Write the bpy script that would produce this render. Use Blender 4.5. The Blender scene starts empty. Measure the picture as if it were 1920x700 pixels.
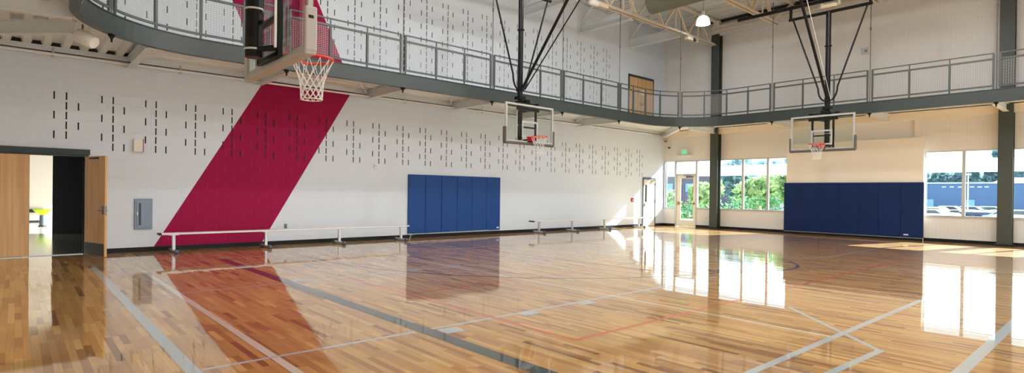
import bpy, bmesh, math, random
from mathutils import Vector, Matrix
PI = math.pi
sc = bpy.context.scene
COL = sc.collection

# ------------------------------------------------------------------ helpers
def lin(c):
    c = c / 255.0
    return c / 12.92 if c <= 0.04045 else ((c + 0.055) / 1.055) ** 2.4

def rgb(r, g, b): return (lin(r), lin(g), lin(b), 1.0)

class MB:
    """collects shapes (world coordinates) into one mesh"""
    def __init__(self): self.v = []; self.f = []; self.m = []; self.s = []
    def add(self, vs, fs, mi=0, smooth=False):
        o = len(self.v)
        self.v += [tuple(p) for p in vs]
        for f in fs:
            self.f.append([i + o for i in f]); self.m.append(mi); self.s.append(smooth)
        return self
    def box(self, x0, x1, y0, y1, z0, z1, mi=0):
        x0, x1 = min(x0, x1), max(x0, x1); y0, y1 = min(y0, y1), max(y0, y1); z0, z1 = min(z0, z1), max(z0, z1)
        vs = [(x0,y0,z0),(x1,y0,z0),(x1,y1,z0),(x0,y1,z0),(x0,y0,z1),(x1,y0,z1),(x1,y1,z1),(x0,y1,z1)]
        return self.add(vs, [(3,2,1,0),(4,5,6,7),(0,1,5,4),(1,2,6,5),(2,3,7,6),(3,0,4,7)], mi)
    def bbox(self, x0, x1, y0, y1, z0, z1, r=0.01, mi=0, seg=2):
        """box with rounded edges"""
        bm = bmesh.new()
        bmesh.ops.create_cube(bm, size=1.0)
        for v in bm.verts:
            v.co = Vector(((x0+x1)/2 + v.co.x*(x1-x0), (y0+y1)/2 + v.co.y*(y1-y0), (z0+z1)/2 + v.co.z*(z1-z0)))
        bmesh.ops.bevel(bm, geom=list(bm.edges), offset=r, segments=seg, affect='EDGES', profile=0.5)
        bm.verts.index_update()
        self.add([v.co for v in bm.verts], [[v.index for v in f.verts] for f in bm.faces], mi, False)
        bm.free(); return self
    def bar(self, a, b, w, h=None, mi=0, up=(0,0,1)):
        """rectangular bar from a to b; w across, h along up"""
        h = h or w; a = Vector(a); b = Vector(b); d = (b-a).normalized(); u = Vector(up)
        if abs(d.dot(u)) > 0.99: u = Vector((1,0,0))
        s = d.cross(u).normalized(); u = s.cross(d).normalized()
        vs = []
        for p in (a, b):
            for i, j in ((-1,-1),(1,-1),(1,1),(-1,1)): vs.append(p + s*(i*w/2) + u*(j*h/2))
        return self.add(vs, [(3,2,1,0),(4,5,6,7),(0,1,5,4),(1,2,6,5),(2,3,7,6),(3,0,4,7)], mi)
    def tube(self, pts, r, n=10, mi=0, cap=True, closed=False):
        pts = [Vector(p) for p in pts]; N = len(pts); rings = []
        prev = None
        for i, p in enumerate(pts):
            if closed: d = (pts[(i+1) % N] - pts[i-1]).normalized()
            else: d = (pts[min(i+1, N-1)] - pts[max(i-1, 0)]).normalized()
            if prev is None:
                u = Vector((0,0,1)) if abs(d.z) < 0.9 else Vector((1,0,0))
                s = d.cross(u).normalized()
            else:
                s = (prev - d * prev.dot(d)).normalized()
            prev = s; t = d.cross(s)
            rr = r[i] if isinstance(r, (list, tuple)) else r
            rings.append([p + s*(rr*math.cos(2*PI*k/n)) + t*(rr*math.sin(2*PI*k/n)) for k in range(n)])
        vs = [q for ring in rings for q in ring]; fs = []
        M = N if closed else N-1
        for i in range(M):
            a = i*n; b = ((i+1) % N)*n
            for k in range(n): fs.append((a+k, a+(k+1) % n, b+(k+1) % n, b+k))
        self.add(vs, fs, mi, True)
        if cap and not closed:
            self.add(rings[0], [tuple(reversed(range(n)))], mi); self.add(rings[-1], [tuple(range(n))], mi)
        return self
    def lathe(self, c, prof, n=24, mi=0, axis='z'):
        """prof: list of (r, h)"""
        vs = []; fs = []; c = Vector(c)
        for r, h in prof:
            for k in range(n):
                a = 2*PI*k/n; p = (r*math.cos(a), r*math.sin(a), h)
                if axis == 'x': p = (p[2], p[0], p[1])
                if axis == 'y': p = (p[0], p[2], p[1])
                vs.append(c + Vector(p))
        for i in range(len(prof)-1):
            for k in range(n): fs.append((i*n+k, i*n+(k+1) % n, (i+1)*n+(k+1) % n, (i+1)*n+k))
        self.add(vs, fs, mi, True)
        return self
    def prism(self, poly, a0, a1, axis='z', mi=0):
        """poly of 2D points extruded along an axis: z->(x,y), y->(x,z), x->(y,z)"""
        def P(p, a):
            return (p[0], p[1], a) if axis == 'z' else ((p[0], a, p[1]) if axis == 'y' else (a, p[0], p[1]))
        n = len(poly); vs = [P(p, a0) for p in poly] + [P(p, a1) for p in poly]
        fs = [tuple(range(n-1, -1, -1)), tuple(range(n, 2*n))] + [(i, (i+1) % n, n+(i+1) % n, n+i) for i in range(n)]
        return self.add(vs, fs, mi)
    def sweep(self, path, prof, mi=0, closed_prof=True):
        """path: list of (x,y); prof: list of (offset to the outside, z); swept level"""
        n = len(prof); vs = []
        for i, p in enumerate(path):
            a = path[max(i-1, 0)]; b = path[min(i+1, len(path)-1)]
            d = Vector((b[0]-a[0], b[1]-a[1])).normalized(); o = Vector((-d.y, d.x))
            for q, z in prof: vs.append((p[0]+o.x*q, p[1]+o.y*q, z))
        fs = []
        for i in range(len(path)-1):
            for k in range(n if closed_prof else n-1):
                fs.append((i*n+k, (i+1)*n+k, (i+1)*n+(k+1) % n, i*n+(k+1) % n))
        self.add(vs, fs, mi)
        if closed_prof:
            L = (len(path)-1)*n
            self.add(vs[:n], [tuple(range(n))], mi); self.add(vs[L:L+n], [tuple(reversed(range(n)))], mi)
        return self
    def build(self, name, mats, parent=None, loc=None, bevel=0):
        me = bpy.data.meshes.new(name)
        o = bpy.data.objects.new(name, me); COL.objects.link(o)
        base = Vector((0,0,0))
        if parent is not None:
            p = parent
            while p is not None: base += p.location; p = p.parent
            o.parent = parent
        elif loc is not None:
            base = Vector(loc); o.location = base
        me.from_pydata([tuple(Vector(v)-base) for v in self.v], [], self.f)
        if not isinstance(mats, (list, tuple)): mats = [mats]
        for m in mats: me.materials.append(m)
        me.polygons.foreach_set('material_index', self.m)
        me.polygons.foreach_set('use_smooth', self.s)
        bm = bmesh.new(); bm.from_mesh(me); bmesh.ops.recalc_face_normals(bm, faces=bm.faces); bm.to_mesh(me); bm.free()
        me.update()
        if bevel:
            md = o.modifiers.new('edge', 'BEVEL'); md.width = bevel; md.segments = 2; md.limit_method = 'ANGLE'
        return o

def tag(o, label, cat, group=None, kind=None):
    o['label'] = label; o['category'] = cat
    if group: o['group'] = group
    if kind: o['kind'] = kind
    return o

def thing(name, loc, label, cat, group=None, kind=None):
    o = bpy.data.objects.new(name, None); COL.objects.link(o); o.location = loc; o.empty_display_size = 0.1
    return tag(o, label, cat, group, kind)

def struct(o, label=None, cat=None):
    o['kind'] = 'structure'
    if label: o['label'] = label
    if cat: o['category'] = cat
    return o

def copy_tree(o, parent=None):
    c = o.copy(); COL.objects.link(c); c.parent = parent
    for ch in list(o.children): copy_tree(ch, c)
    return c

# ------------------------------------------------------------------ materials
def mat(name, col, rough=0.5, metal=0.0, noise=0.0, nscale=8.0, coat=0.0, spec=None, bump=0.0, emit=None, estr=0.0):
    m = bpy.data.materials.new(name); m.use_nodes = True; nt = m.node_tree; N = nt.nodes; L = nt.links
    b = N['Principled BSDF']; b.inputs['Roughness'].default_value = rough; b.inputs['Metallic'].default_value = metal
    b.inputs['Base Color'].default_value = col
    if coat: b.inputs['Coat Weight'].default_value = coat; b.inputs['Coat Roughness'].default_value = 0.08
    if spec is not None: b.inputs['Specular IOR Level'].default_value = spec
    tc = N.new('ShaderNodeTexCoord'); nz = N.new('ShaderNodeTexNoise'); nz.inputs['Scale'].default_value = nscale; nz.inputs['Detail'].default_value = 4
    L.new(tc.outputs['Object'], nz.inputs['Vector'])
    hs = N.new('ShaderNodeMixRGB'); hs.blend_type = 'MULTIPLY'; hs.inputs['Fac'].default_value = max(noise, 0.04)
    hs.inputs['Color1'].default_value = col
    rp = N.new('ShaderNodeValToRGB'); rp.color_ramp.elements[0].position = 0.3; rp.color_ramp.elements[0].color = (0.55,0.55,0.55,1); rp.color_ramp.elements[1].position = 0.7
    L.new(nz.outputs['Fac'], rp.inputs['Fac']); L.new(rp.outputs['Color'], hs.inputs['Color2']); L.new(hs.outputs['Color'], b.inputs['Base Color'])
    if bump:
        bp = N.new('ShaderNodeBump'); bp.inputs['Strength'].default_value = bump; bp.inputs['Distance'].default_value = 0.01
        L.new(nz.outputs['Fac'], bp.inputs['Height']); L.new(bp.outputs['Normal'], b.inputs['Normal'])
    if emit: b.inputs['Emission Color'].default_value = emit; b.inputs['Emission Strength'].default_value = estr
    return m

def M_math(nt, op, a, b=None, c=None):
    n = nt.nodes.new('ShaderNodeMath'); n.operation = op
    for i, x in enumerate((a, b, c)):
        if x is None: continue
        if isinstance(x, (int, float)): n.inputs[i].default_value = x
        else: nt.links.new(x, n.inputs[i])
    return n.outputs[0]

MAT = {}
MAT['steel_gray'] = mat('painted gray steel', rgb(62, 72, 71), 0.38, 0.0, 0.08, 3)
MAT['rail_gray'] = mat('gray rail paint', rgb(84, 92, 90), 0.4, 0.0, 0.06, 4)
MAT['wire'] = mat('pale wire mesh', rgb(178, 180, 182), 0.45, 0.0)
MAT['black_steel'] = mat('black satin steel', rgb(12, 15, 18), 0.32, 0.0, 0.1, 6, spec=0.3)
MAT['column'] = mat('dark green gray column paint', rgb(62, 70, 65), 0.45, 0.0, 0.08, 2)
MAT['truss'] = mat('cream truss paint', rgb(224, 213, 192), 0.5, 0.0, 0.08, 3)
MAT['beam'] = mat('off white beam paint', rgb(222, 226, 226), 0.5, 0.0, 0.08, 2)
MAT['deck'] = mat('cream metal deck', rgb(232, 234, 232), 0.5, 0.0, 0.1, 2)
MAT['dark_gap'] = mat('dark gap', rgb(30, 28, 26), 0.8)
MAT['duct'] = mat('olive gray duct paint', rgb(112, 117, 102), 0.5, 0.0, 0.1, 2)
MAT['rod'] = mat('thin steel rod', rgb(112, 104, 98), 0.4, 0.5)
MAT['white_paint'] = mat('white enamel', rgb(236, 235, 232), 0.4)
MAT['cream_paint'] = mat('cream wall paint', rgb(235, 228, 214), 0.6, 0.0, 0.05, 1.5)
MAT['alu'] = mat('brushed aluminium', rgb(205, 210, 216), 0.35, 0.75, 0.06, 20)
MAT['alu_frame'] = mat('clear anodised window frame', rgb(196, 196, 194), 0.42, 0.3)
MAT['bench_white'] = mat('pale bench plank', rgb(232, 232, 232), 0.45, 0.1, 0.05, 10)
MAT['foot_blue'] = mat('blue gray rubber', rgb(84, 100, 118), 0.6)
MAT['rubber_black'] = mat('black rubber base', rgb(14, 18, 22), 0.45)
MAT['base_black'] = mat('dark cove base vinyl', rgb(10, 17, 22), 0.45, spec=0.3)
MAT['pad_blue'] = mat('blue vinyl padding', rgb(20, 70, 138), 0.45, 0.0, 0.1, 3, bump=0.05, spec=0.3)
MAT['pad_navy'] = mat('navy vinyl padding', rgb(8, 38, 88), 0.5, 0.0, 0.1, 3, bump=0.05, spec=0.25)
MAT['label_white'] = mat('white label', rgb(235, 238, 242), 0.5)
MAT['rim'] = mat('red orange rim paint', rgb(222, 52, 26), 0.35, 0.1)
MAT['rim_red'] = mat('red bracket paint', rgb(176, 34, 34), 0.4, 0.1)
MAT['net'] = mat('white nylon net', rgb(240, 238, 236), 0.7)
MAT['board_gray'] = mat('light gray backboard frame', rgb(182, 184, 180), 0.4)
MAT['board_pad'] = mat('taupe gray edge padding', rgb(96, 90, 84), 0.6)
MAT['board_pad_light'] = mat('gray edge padding', rgb(184, 180, 178), 0.55)
MAT['cab_steel'] = mat('brushed stainless steel', rgb(112, 124, 136), 0.3, 0.75, 0.1, 30)
MAT['door_dark'] = mat('dark green gray door frame', rgb(38, 52, 54), 0.4)
MAT['maroon'] = mat('maroon device', rgb(150, 30, 76), 0.5)
MAT['red'] = mat('red pull station', rgb(170, 30, 45), 0.4)
MAT['lime'] = mat('glowing lime green plastic', rgb(190, 226, 10), 0.4, emit=rgb(190, 226, 10), estr=0.15)  # plastic given a faint glow, though the seat is no light source
MAT['exit_green'] = mat('green exit panel', rgb(80, 220, 160), 0.4, emit=rgb(70, 225, 160), estr=0.7)
MAT['lens'] = mat('dark lens', rgb(18, 18, 20), 0.2)
MAT['lampglow'] = mat('glowing lamp shade', rgb(245, 245, 255), 0.4, emit=(0.92, 0.94, 1.0, 1), estr=1.0)
MAT['spill'] = mat('plain concrete floor', rgb(150, 152, 148), 0.12, 0.0, 0.15, 1.2, spec=0.8)
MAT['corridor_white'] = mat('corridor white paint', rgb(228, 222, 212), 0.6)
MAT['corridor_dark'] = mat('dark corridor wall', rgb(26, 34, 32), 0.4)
MAT['asphalt'] = mat('pale asphalt', rgb(150, 152, 152), 0.9, 0.0, 0.2, 0.4)
MAT['lawn'] = mat('lawn grass', rgb(166, 186, 120), 0.95, 0.0, 0.3, 1.5)
MAT['far_wall'] = mat('hazy blue building wall', rgb(86, 118, 158), 0.8, 0.0, 0.12, 0.15)  # blue haze mixed into the wall colour
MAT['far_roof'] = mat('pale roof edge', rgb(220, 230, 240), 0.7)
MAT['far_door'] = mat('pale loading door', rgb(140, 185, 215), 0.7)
MAT['brick'] = mat('gray brown brick building', rgb(112, 104, 122), 0.85, 0.0, 0.25, 0.6)
MAT['canopy_white_lit'] = mat('self lit white canopy fascia', rgb(250, 250, 248), 0.6, emit=(1,1,1,1), estr=0.35)  # glow added, since the inner face would lie in shade
MAT['car_white'] = mat('white car paint', rgb(240, 244, 248), 0.25, 0.0, coat=0.5)
MAT['car_yellow'] = mat('tan yellow car paint', rgb(214, 190, 120), 0.25, 0.0, coat=0.5)
MAT['car_blue'] = mat('pale blue car paint', rgb(150, 190, 222), 0.25, 0.0, coat=0.5)
MAT['car_glass'] = mat('dark car glass', rgb(30, 52, 76), 0.15)
MAT['tyre'] = mat('dark tyre', rgb(28, 40, 58), 0.8)
MAT['hub'] = mat('pale wheel hub', rgb(210, 220, 230), 0.4)
MAT['truck_dark'] = mat('dark blue trailer paint', rgb(36, 60, 100), 0.5)
MAT['orange'] = mat('orange plastic', rgb(236, 110, 70), 0.5)
MAT['brass'] = mat('brass fittings', rgb(176, 140, 84), 0.35, 0.7)
MAT['beige_box'] = mat('beige fixture', rgb(214, 200, 176), 0.5)
MAT['paper'] = mat('paper notice', rgb(226, 226, 222), 0.7)

def leaf_mat(name, c1, c2):
    m = bpy.data.materials.new(name); m.use_nodes = True; nt = m.node_tree; N = nt.nodes; L = nt.links
    b = N['Principled BSDF']; b.inputs['Roughness'].default_value = 0.7
    tc = N.new('ShaderNodeTexCoord'); nz = N.new('ShaderNodeTexNoise'); nz.inputs['Scale'].default_value = 2.2; nz.inputs['Detail'].default_value = 6
    L.new(tc.outputs['Object'], nz.inputs['Vector'])
    rp = N.new('ShaderNodeValToRGB'); rp.color_ramp.elements[0].position = 0.35; rp.color_ramp.elements[0].color = c1
    rp.color_ramp.elements[1].position = 0.65; rp.color_ramp.elements[1].color = c2
    L.new(nz.outputs['Fac'], rp.inputs['Fac']); L.new(rp.outputs['Color'], b.inputs['Base Color'])
    tr = N.new('ShaderNodeBsdfTranslucent'); L.new(rp.outputs['Color'], tr.inputs['Color'])
    mx = N.new('ShaderNodeMixShader'); mx.inputs[0].default_value = 0.35
    L.new(b.outputs[0], mx.inputs[1]); L.new(tr.outputs[0], mx.inputs[2]); L.new(mx.outputs[0], N['Material Output'].inputs['Surface'])
    return m
MAT['leaf'] = leaf_mat('bright leaves', rgb(108, 144, 88), rgb(208, 224, 168))
MAT['leaf_hedge'] = leaf_mat('hedge leaves', rgb(52, 104, 76), rgb(126, 180, 118))
MAT['leaf_far'] = leaf_mat('hazy far leaves', rgb(70, 112, 130), rgb(150, 186, 180))  # distance haze put into the leaf colours
MAT['leaf_pale'] = leaf_mat('haze paled far leaves', rgb(150, 200, 205), rgb(215, 235, 235))  # paler leaf colours with more haze painted in
MAT['bark'] = mat('bark', rgb(96, 84, 76), 0.9)

def glass_mat(name, tint, refl=0.08, rough=0.02, fres=0.7):
    m = bpy.data.materials.new(name); m.use_nodes = True; nt = m.node_tree; N = nt.nodes; L = nt.links
    N.remove(N['Principled BSDF'])
    t = N.new('ShaderNodeBsdfTransparent'); g = N.new('ShaderNodeBsdfGlossy'); g.inputs['Roughness'].default_value = rough
    tc = N.new('ShaderNodeTexCoord'); nz = N.new('ShaderNodeTexNoise'); nz.inputs['Scale'].default_value = 0.8
    L.new(tc.outputs['Object'], nz.inputs['Vector'])
    mr = N.new('ShaderNodeMixRGB'); mr.inputs['Color1'].default_value = tint; mr.inputs['Color2'].default_value = tuple(min(1, c*1.03) for c in tint[:3]) + (1,)
    L.new(nz.outputs['Fac'], mr.inputs['Fac']); L.new(mr.outputs['Color'], t.inputs['Color'])
    lw = N.new('ShaderNodeLayerWeight'); lw.inputs['Blend'].default_value = 0.25
    mu = M_math(nt, 'MULTIPLY_ADD', lw.outputs['Fresnel'], fres, refl)
    mx = N.new('ShaderNodeMixShader'); L.new(mu, mx.inputs[0]); L.new(t.outputs[0], mx.inputs[1]); L.new(g.outputs[0], mx.inputs[2])
    L.new(mx.outputs[0], N['Material Output'].inputs['Surface'])
    return m
MAT['window_glass'] = glass_mat('blue tinted window glass', (0.86, 0.95, 1.0, 1), 0.03)
MAT['board_glass'] = glass_mat('backboard glass', (0.92, 0.95, 0.94, 1), 0.02, fres=0.25)
MAT['dark_glass'] = glass_mat('narrow door glass', (0.30, 0.34, 0.36, 1), 0.1)

def wood_door():
    m = bpy.data.materials.new('plain sliced maple veneer'); m.use_nodes = True; nt = m.node_tree; N = nt.nodes; L = nt.links
    b = N['Principled BSDF']; b.inputs['Roughness'].default_value = 0.35
    tc = N.new('ShaderNodeTexCoord'); mp = N.new('ShaderNodeMapping'); mp.inputs['Scale'].default_value = (9, 9, 0.35)
    L.new(tc.outputs['Object'], mp.inputs['Vector'])
    nz = N.new('ShaderNodeTexNoise'); nz.inputs['Scale'].default_value = 1.6; nz.inputs['Detail'].default_value = 5
    L.new(mp.outputs[0], nz.inputs['Vector'])
    rp = N.new('ShaderNodeValToRGB'); rp.color_ramp.elements[0].position = 0.3; rp.color_ramp.elements[0].color = rgb(196, 150, 96)
    rp.color_ramp.elements[1].position = 0.72; rp.color_ramp.elements[1].color = rgb(226, 184, 130)
    L.new(nz.outputs['Fac'], rp.inputs['Fac']); L.new(rp.outputs['Color'], b.inputs['Base Color'])
    return m
MAT['door_wood'] = wood_door()

def wood_floor():
    m = bpy.data.materials.new('varnished maple strip floor'); m.use_nodes = True; nt = m.node_tree; N = nt.nodes; L = nt.links
    b = N['Principled BSDF']
    tc = N.new('ShaderNodeTexCoord'); sp = N.new('ShaderNodeSeparateXYZ'); L.new(tc.outputs['Object'], sp.inputs[0])
    X, Y = sp.outputs['X'], sp.outputs['Y']
    W = 0.059
    xs = M_math(nt, 'DIVIDE', X, W); xi = M_math(nt, 'FLOOR', xs); xf = M_math(nt, 'SUBTRACT', xs, xi)
    w1 = N.new('ShaderNodeTexWhiteNoise'); w1.noise_dimensions = '1D'; L.new(xi, w1.inputs['W'])
    ys = M_math(nt, 'ADD', M_math(nt, 'DIVIDE', Y, 0.62), M_math(nt, 'MULTIPLY', w1.outputs['Value'], 17.3))
    # uneven board lengths
    ysw = M_math(nt, 'ADD', ys, M_math(nt, 'MULTIPLY', M_math(nt, 'SINE', M_math(nt, 'MULTIPLY', ys, 2.1)), 0.28))
    yi = M_math(nt, 'FLOOR', ysw); yf = M_math(nt, 'SUBTRACT', ysw, yi)
    cv = N.new('ShaderNodeCombineXYZ'); L.new(xi, cv.inputs[0]); L.new(yi, cv.inputs[1])
    w2 = N.new('ShaderNodeTexWhiteNoise'); w2.noise_dimensions = '2D'; L.new(cv.outputs[0], w2.inputs['Vector'])
    rp = N.new('ShaderNodeValToRGB'); e = rp.color_ramp.elements
    e[0].position = 0.0; e[0].color = rgb(134, 84, 34)
    e[1].position = 1.0; e[1].color = rgb(220, 174, 102)
    for p, c in ((0.06, rgb(160, 106, 46)), (0.2, rgb(184, 132, 66)), (0.6, rgb(198, 148, 78)), (0.88, rgb(208, 160, 88))):
        n = e.new(p); n.color = c
    L.new(w2.outputs['Value'], rp.inputs['Fac'])
    # grain
    mp = N.new('ShaderNodeMapping'); mp.inputs['Scale'].default_value = (60, 2.5, 1); L.new(tc.outputs['Object'], mp.inputs['Vector'])
    nz = N.new('ShaderNodeTexNoise'); nz.inputs['Scale'].default_value = 1.0; nz.inputs['Detail'].default_value = 5; L.new(mp.outputs[0], nz.inputs['Vector'])
    mp2 = N.new('ShaderNodeMapping'); mp2.inputs['Scale'].default_value = (6, 1.2, 1); L.new(tc.outputs['Object'], mp2.inputs['Vector'])
    nz2 = N.new('ShaderNodeTexNoise'); nz2.inputs['Scale'].default_value = 1.0; nz2.inputs['Detail'].default_value = 4; L.new(mp2.outputs[0], nz2.inputs['Vector'])
    g = M_math(nt, 'ADD', M_math(nt, 'MULTIPLY_ADD', nz.outputs['Fac'], 0.34, 0.62), M_math(nt, 'MULTIPLY_ADD', nz2.outputs['Fac'], 0.5, -0.02))
    mx = N.new('ShaderNodeMixRGB'); mx.blend_type = 'MULTIPLY'; mx.inputs['Fac'].default_value = 1.0
    L.new(rp.outputs['Color'], mx.inputs['Color1'])
    gc = N.new('ShaderNodeCombineXYZ'); L.new(g, gc.inputs[0]); L.new(g, gc.inputs[1]); L.new(g, gc.inputs[2]); L.new(gc.outputs[0], mx.inputs['Color2'])
    # joints between the strips
    ed = M_math(nt, 'MINIMUM', xf, M_math(nt, 'SUBTRACT', 1.0, xf))
    gap = M_math(nt, 'LESS_THAN', ed, 0.022)
    ed2 = M_math(nt, 'LESS_THAN', M_math(nt, 'MINIMUM', yf, M_math(nt, 'SUBTRACT', 1.0, yf)), 0.0025)
    gp = M_math(nt, 'MULTIPLY', M_math(nt, 'MAXIMUM', gap, ed2), 0.4)
    mg = N.new('ShaderNodeMixRGB'); mg.inputs['Color2'].default_value = rgb(88, 52, 24); L.new(gp, mg.inputs['Fac']); L.new(mx.outputs['Color'], mg.inputs['Color1'])
    L.new(mg.outputs['Color'], b.inputs['Base Color'])
    b.inputs['Roughness'].default_value = 0.42; b.inputs['Specular IOR Level'].default_value = 0.25
    b.inputs['Coat Weight'].default_value = 1.0; b.inputs['Coat Roughness'].default_value = 0.035; b.inputs['Coat IOR'].default_value = 2.3
    # slightly cupped strips streak the reflections
    nzs = N.new('ShaderNodeTexNoise'); nzs.inputs['Scale'].default_value = 1.0; nzs.inputs['Detail'].default_value = 2
    mp3 = N.new('ShaderNodeMapping'); mp3.inputs['Scale'].default_value = (7, 0.5, 1); L.new(tc.outputs['Object'], mp3.inputs['Vector']); L.new(mp3.outputs[0], nzs.inputs['Vector'])
    tx = M_math(nt, 'ADD', M_math(nt, 'MULTIPLY', M_math(nt, 'SUBTRACT', xf, 0.5), 0.010),
                M_math(nt, 'ADD', M_math(nt, 'MULTIPLY', M_math(nt, 'SUBTRACT', w1.outputs['Value'], 0.5), 0.010),
                       M_math(nt, 'MULTIPLY', M_math(nt, 'SUBTRACT', nzs.outputs['Fac'], 0.5), 0.016)))
    nv = N.new('ShaderNodeCombineXYZ'); L.new(tx, nv.inputs[0]); nv.inputs[2].default_value = 1.0
    nn = N.new('ShaderNodeVectorMath'); nn.operation = 'NORMALIZE'; L.new(nv.outputs[0], nn.inputs[0])
    L.new(nn.outputs[0], b.inputs['Normal']); L.new(nn.outputs[0], b.inputs['Coat Normal'])
    return m, nn
MAT['floor'], _ = wood_floor()

def line_mat(name, col):
    m = mat(name, col, 0.4, 0.0, 0.08, 3)
    b = m.node_tree.nodes['Principled BSDF']
    b.inputs['Coat Weight'].default_value = 1.0; b.inputs['Coat Roughness'].default_value = 0.035; b.inputs['Coat IOR'].default_value = 2.2
    return m
MAT['ln_grey'] = line_mat('pale gray court paint', rgb(186, 196, 198))
MAT['ln_white'] = line_mat('cream white court paint', rgb(226, 216, 200))
MAT['ln_dark'] = line_mat('slate court paint', rgb(46, 62, 68))
MAT['ln_orange'] = line_mat('orange red court paint', rgb(224, 92, 48))
MAT['ln_navy'] = line_mat('navy court paint', rgb(34, 56, 104))

def block_wall():
    """painted concrete block with the maroon chevron"""
    m = bpy.data.materials.new('painted block wall with maroon chevron'); m.use_nodes = True; nt = m.node_tree; N = nt.nodes; L = nt.links
    b = N['Principled BSDF']; b.inputs['Roughness'].default_value = 0.7; b.inputs['Specular IOR Level'].default_value = 0.2
    tc = N.new('ShaderNodeTexCoord'); sp = N.new('ShaderNodeSeparateXYZ'); L.new(tc.outputs['Object'], sp.inputs[0])
    X, Z = sp.outputs['X'], sp.outputs['Z']
    zc = M_math(nt, 'SUBTRACT', Z, 4.40)
    lo = M_math(nt, 'MULTIPLY', M_math(nt, 'MINIMUM', zc, 0.0), 0.578); hi = M_math(nt, 'MULTIPLY', M_math(nt, 'MAXIMUM', zc, 0.0), -0.465)
    d = M_math(nt, 'SUBTRACT', M_math(nt, 'SUBTRACT', X, 4.90), M_math(nt, 'ADD', lo, hi))
    mask = M_math(nt, 'MULTIPLY', M_math(nt, 'GREATER_THAN', d, 0.0), M_math(nt, 'LESS_THAN', d, 2.42))
    # block joints
    zr = M_math(nt, 'DIVIDE', Z, 0.208); zi = M_math(nt, 'FLOOR', zr); zf = M_math(nt, 'SUBTRACT', zr, zi)
    sh = M_math(nt, 'MULTIPLY', M_math(nt, 'MODULO', zi, 2.0), 0.5)
    xr = M_math(nt, 'ADD', M_math(nt, 'DIVIDE', M_math(nt, 'ADD', X, 20.0), 0.4092), sh); xf = M_math(nt, 'FRACT', xr)
    vj = M_math(nt, 'LESS_THAN', M_math(nt, 'MINIMUM', xf, M_math(nt, 'SUBTRACT', 1.0, xf)), 0.014)
    hj = M_math(nt, 'LESS_THAN', M_math(nt, 'MINIMUM', zf, M_math(nt, 'SUBTRACT', 1.0, zf)), 0.02)
    nz = N.new('ShaderNodeTexNoise'); nz.inputs['Scale'].default_value = 5; nz.inputs['Detail'].default_value = 3; L.new(tc.outputs['Object'], nz.inputs['Vector'])
    vis = M_math(nt, 'MULTIPLY', vj, M_math(nt, 'MULTIPLY_ADD', nz.outputs['Fac'], 1.2, -0.1))
    c1 = N.new('ShaderNodeMixRGB'); c1.inputs['Color1'].default_value = rgb(220, 229, 238); c1.inputs['Color2'].default_value = rgb(154, 12, 68); L.new(mask, c1.inputs['Fac'])
    c2 = N.new('ShaderNodeMixRGB'); c2.inputs['Color1'].default_value = rgb(244, 242, 238); c2.inputs['Color2'].default_value = rgb(178, 60, 96); L.new(mask, c2.inputs['Fac'])
    jm = N.new('ShaderNodeMixRGB'); L.new(M_math(nt, 'MULTIPLY', vis, 0.75), jm.inputs['Fac']); L.new(c1.outputs[0], jm.inputs['Color1']); L.new(c2.outputs[0], jm.inputs['Color2'])
    dk = N.new('ShaderNodeMixRGB'); dk.blend_type = 'MULTIPLY'; L.new(M_math(nt, 'MULTIPLY', hj, 0.10), dk.inputs['Fac']); L.new(jm.outputs[0], dk.inputs['Color1']); dk.inputs['Color2'].default_value = (0.5, 0.5, 0.5, 1)
    L.new(dk.outputs[0], b.inputs['Base Color'])
    bp = N.new('ShaderNodeBump'); bp.inputs['Strength'].default_value = 0.35; bp.inputs['Distance'].default_value = 0.004
    L.new(M_math(nt, 'SUBTRACT', M_math(nt, 'MULTIPLY', nz.outputs['Fac'], 0.2), M_math(nt, 'MAXIMUM', vj, hj)), bp.inputs['Height']); L.new(bp.outputs[0], b.inputs['Normal'])
    return m
MAT['block'] = block_wall()

def ribbed(name, col, axis='Y', pitch=0.11, depth=0.1):
    m = bpy.data.materials.new(name); m.use_nodes = True; nt = m.node_tree; N = nt.nodes; L = nt.links
    b = N['Principled BSDF']; b.inputs['Roughness'].default_value = 0.6
    tc = N.new('ShaderNodeTexCoord'); sp = N.new('ShaderNodeSeparateXYZ'); L.new(tc.outputs['Object'], sp.inputs[0])
    f = M_math(nt, 'FRACT', M_math(nt, 'DIVIDE', M_math(nt, 'ADD', sp.outputs[axis], 50.0), pitch))
    k = M_math(nt, 'LESS_THAN', f, 0.12)
    mx = N.new('ShaderNodeMixRGB'); mx.blend_type = 'MULTIPLY'; mx.inputs['Color1'].default_value = col; mx.inputs['Color2'].default_value = (0.5, 0.5, 0.5, 1)
    L.new(M_math(nt, 'MULTIPLY', k, depth), mx.inputs['Fac']); L.new(mx.outputs[0], b.inputs['Base Color'])
    return m
MAT['panel_wall'] = ribbed('cream ribbed wall panel', rgb(226, 224, 220))

# ------------------------------------------------------------------ dimensions
YW, XW = 15.30, 23.20           # long block wall, window wall
XL, YN = -1.80, -6.0            # unseen end wall, near side left open low for fill light
ZD = 9.17                       # roof deck underside
BZ0, BZ1 = 4.20, 4.57           # track edge beam

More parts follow.
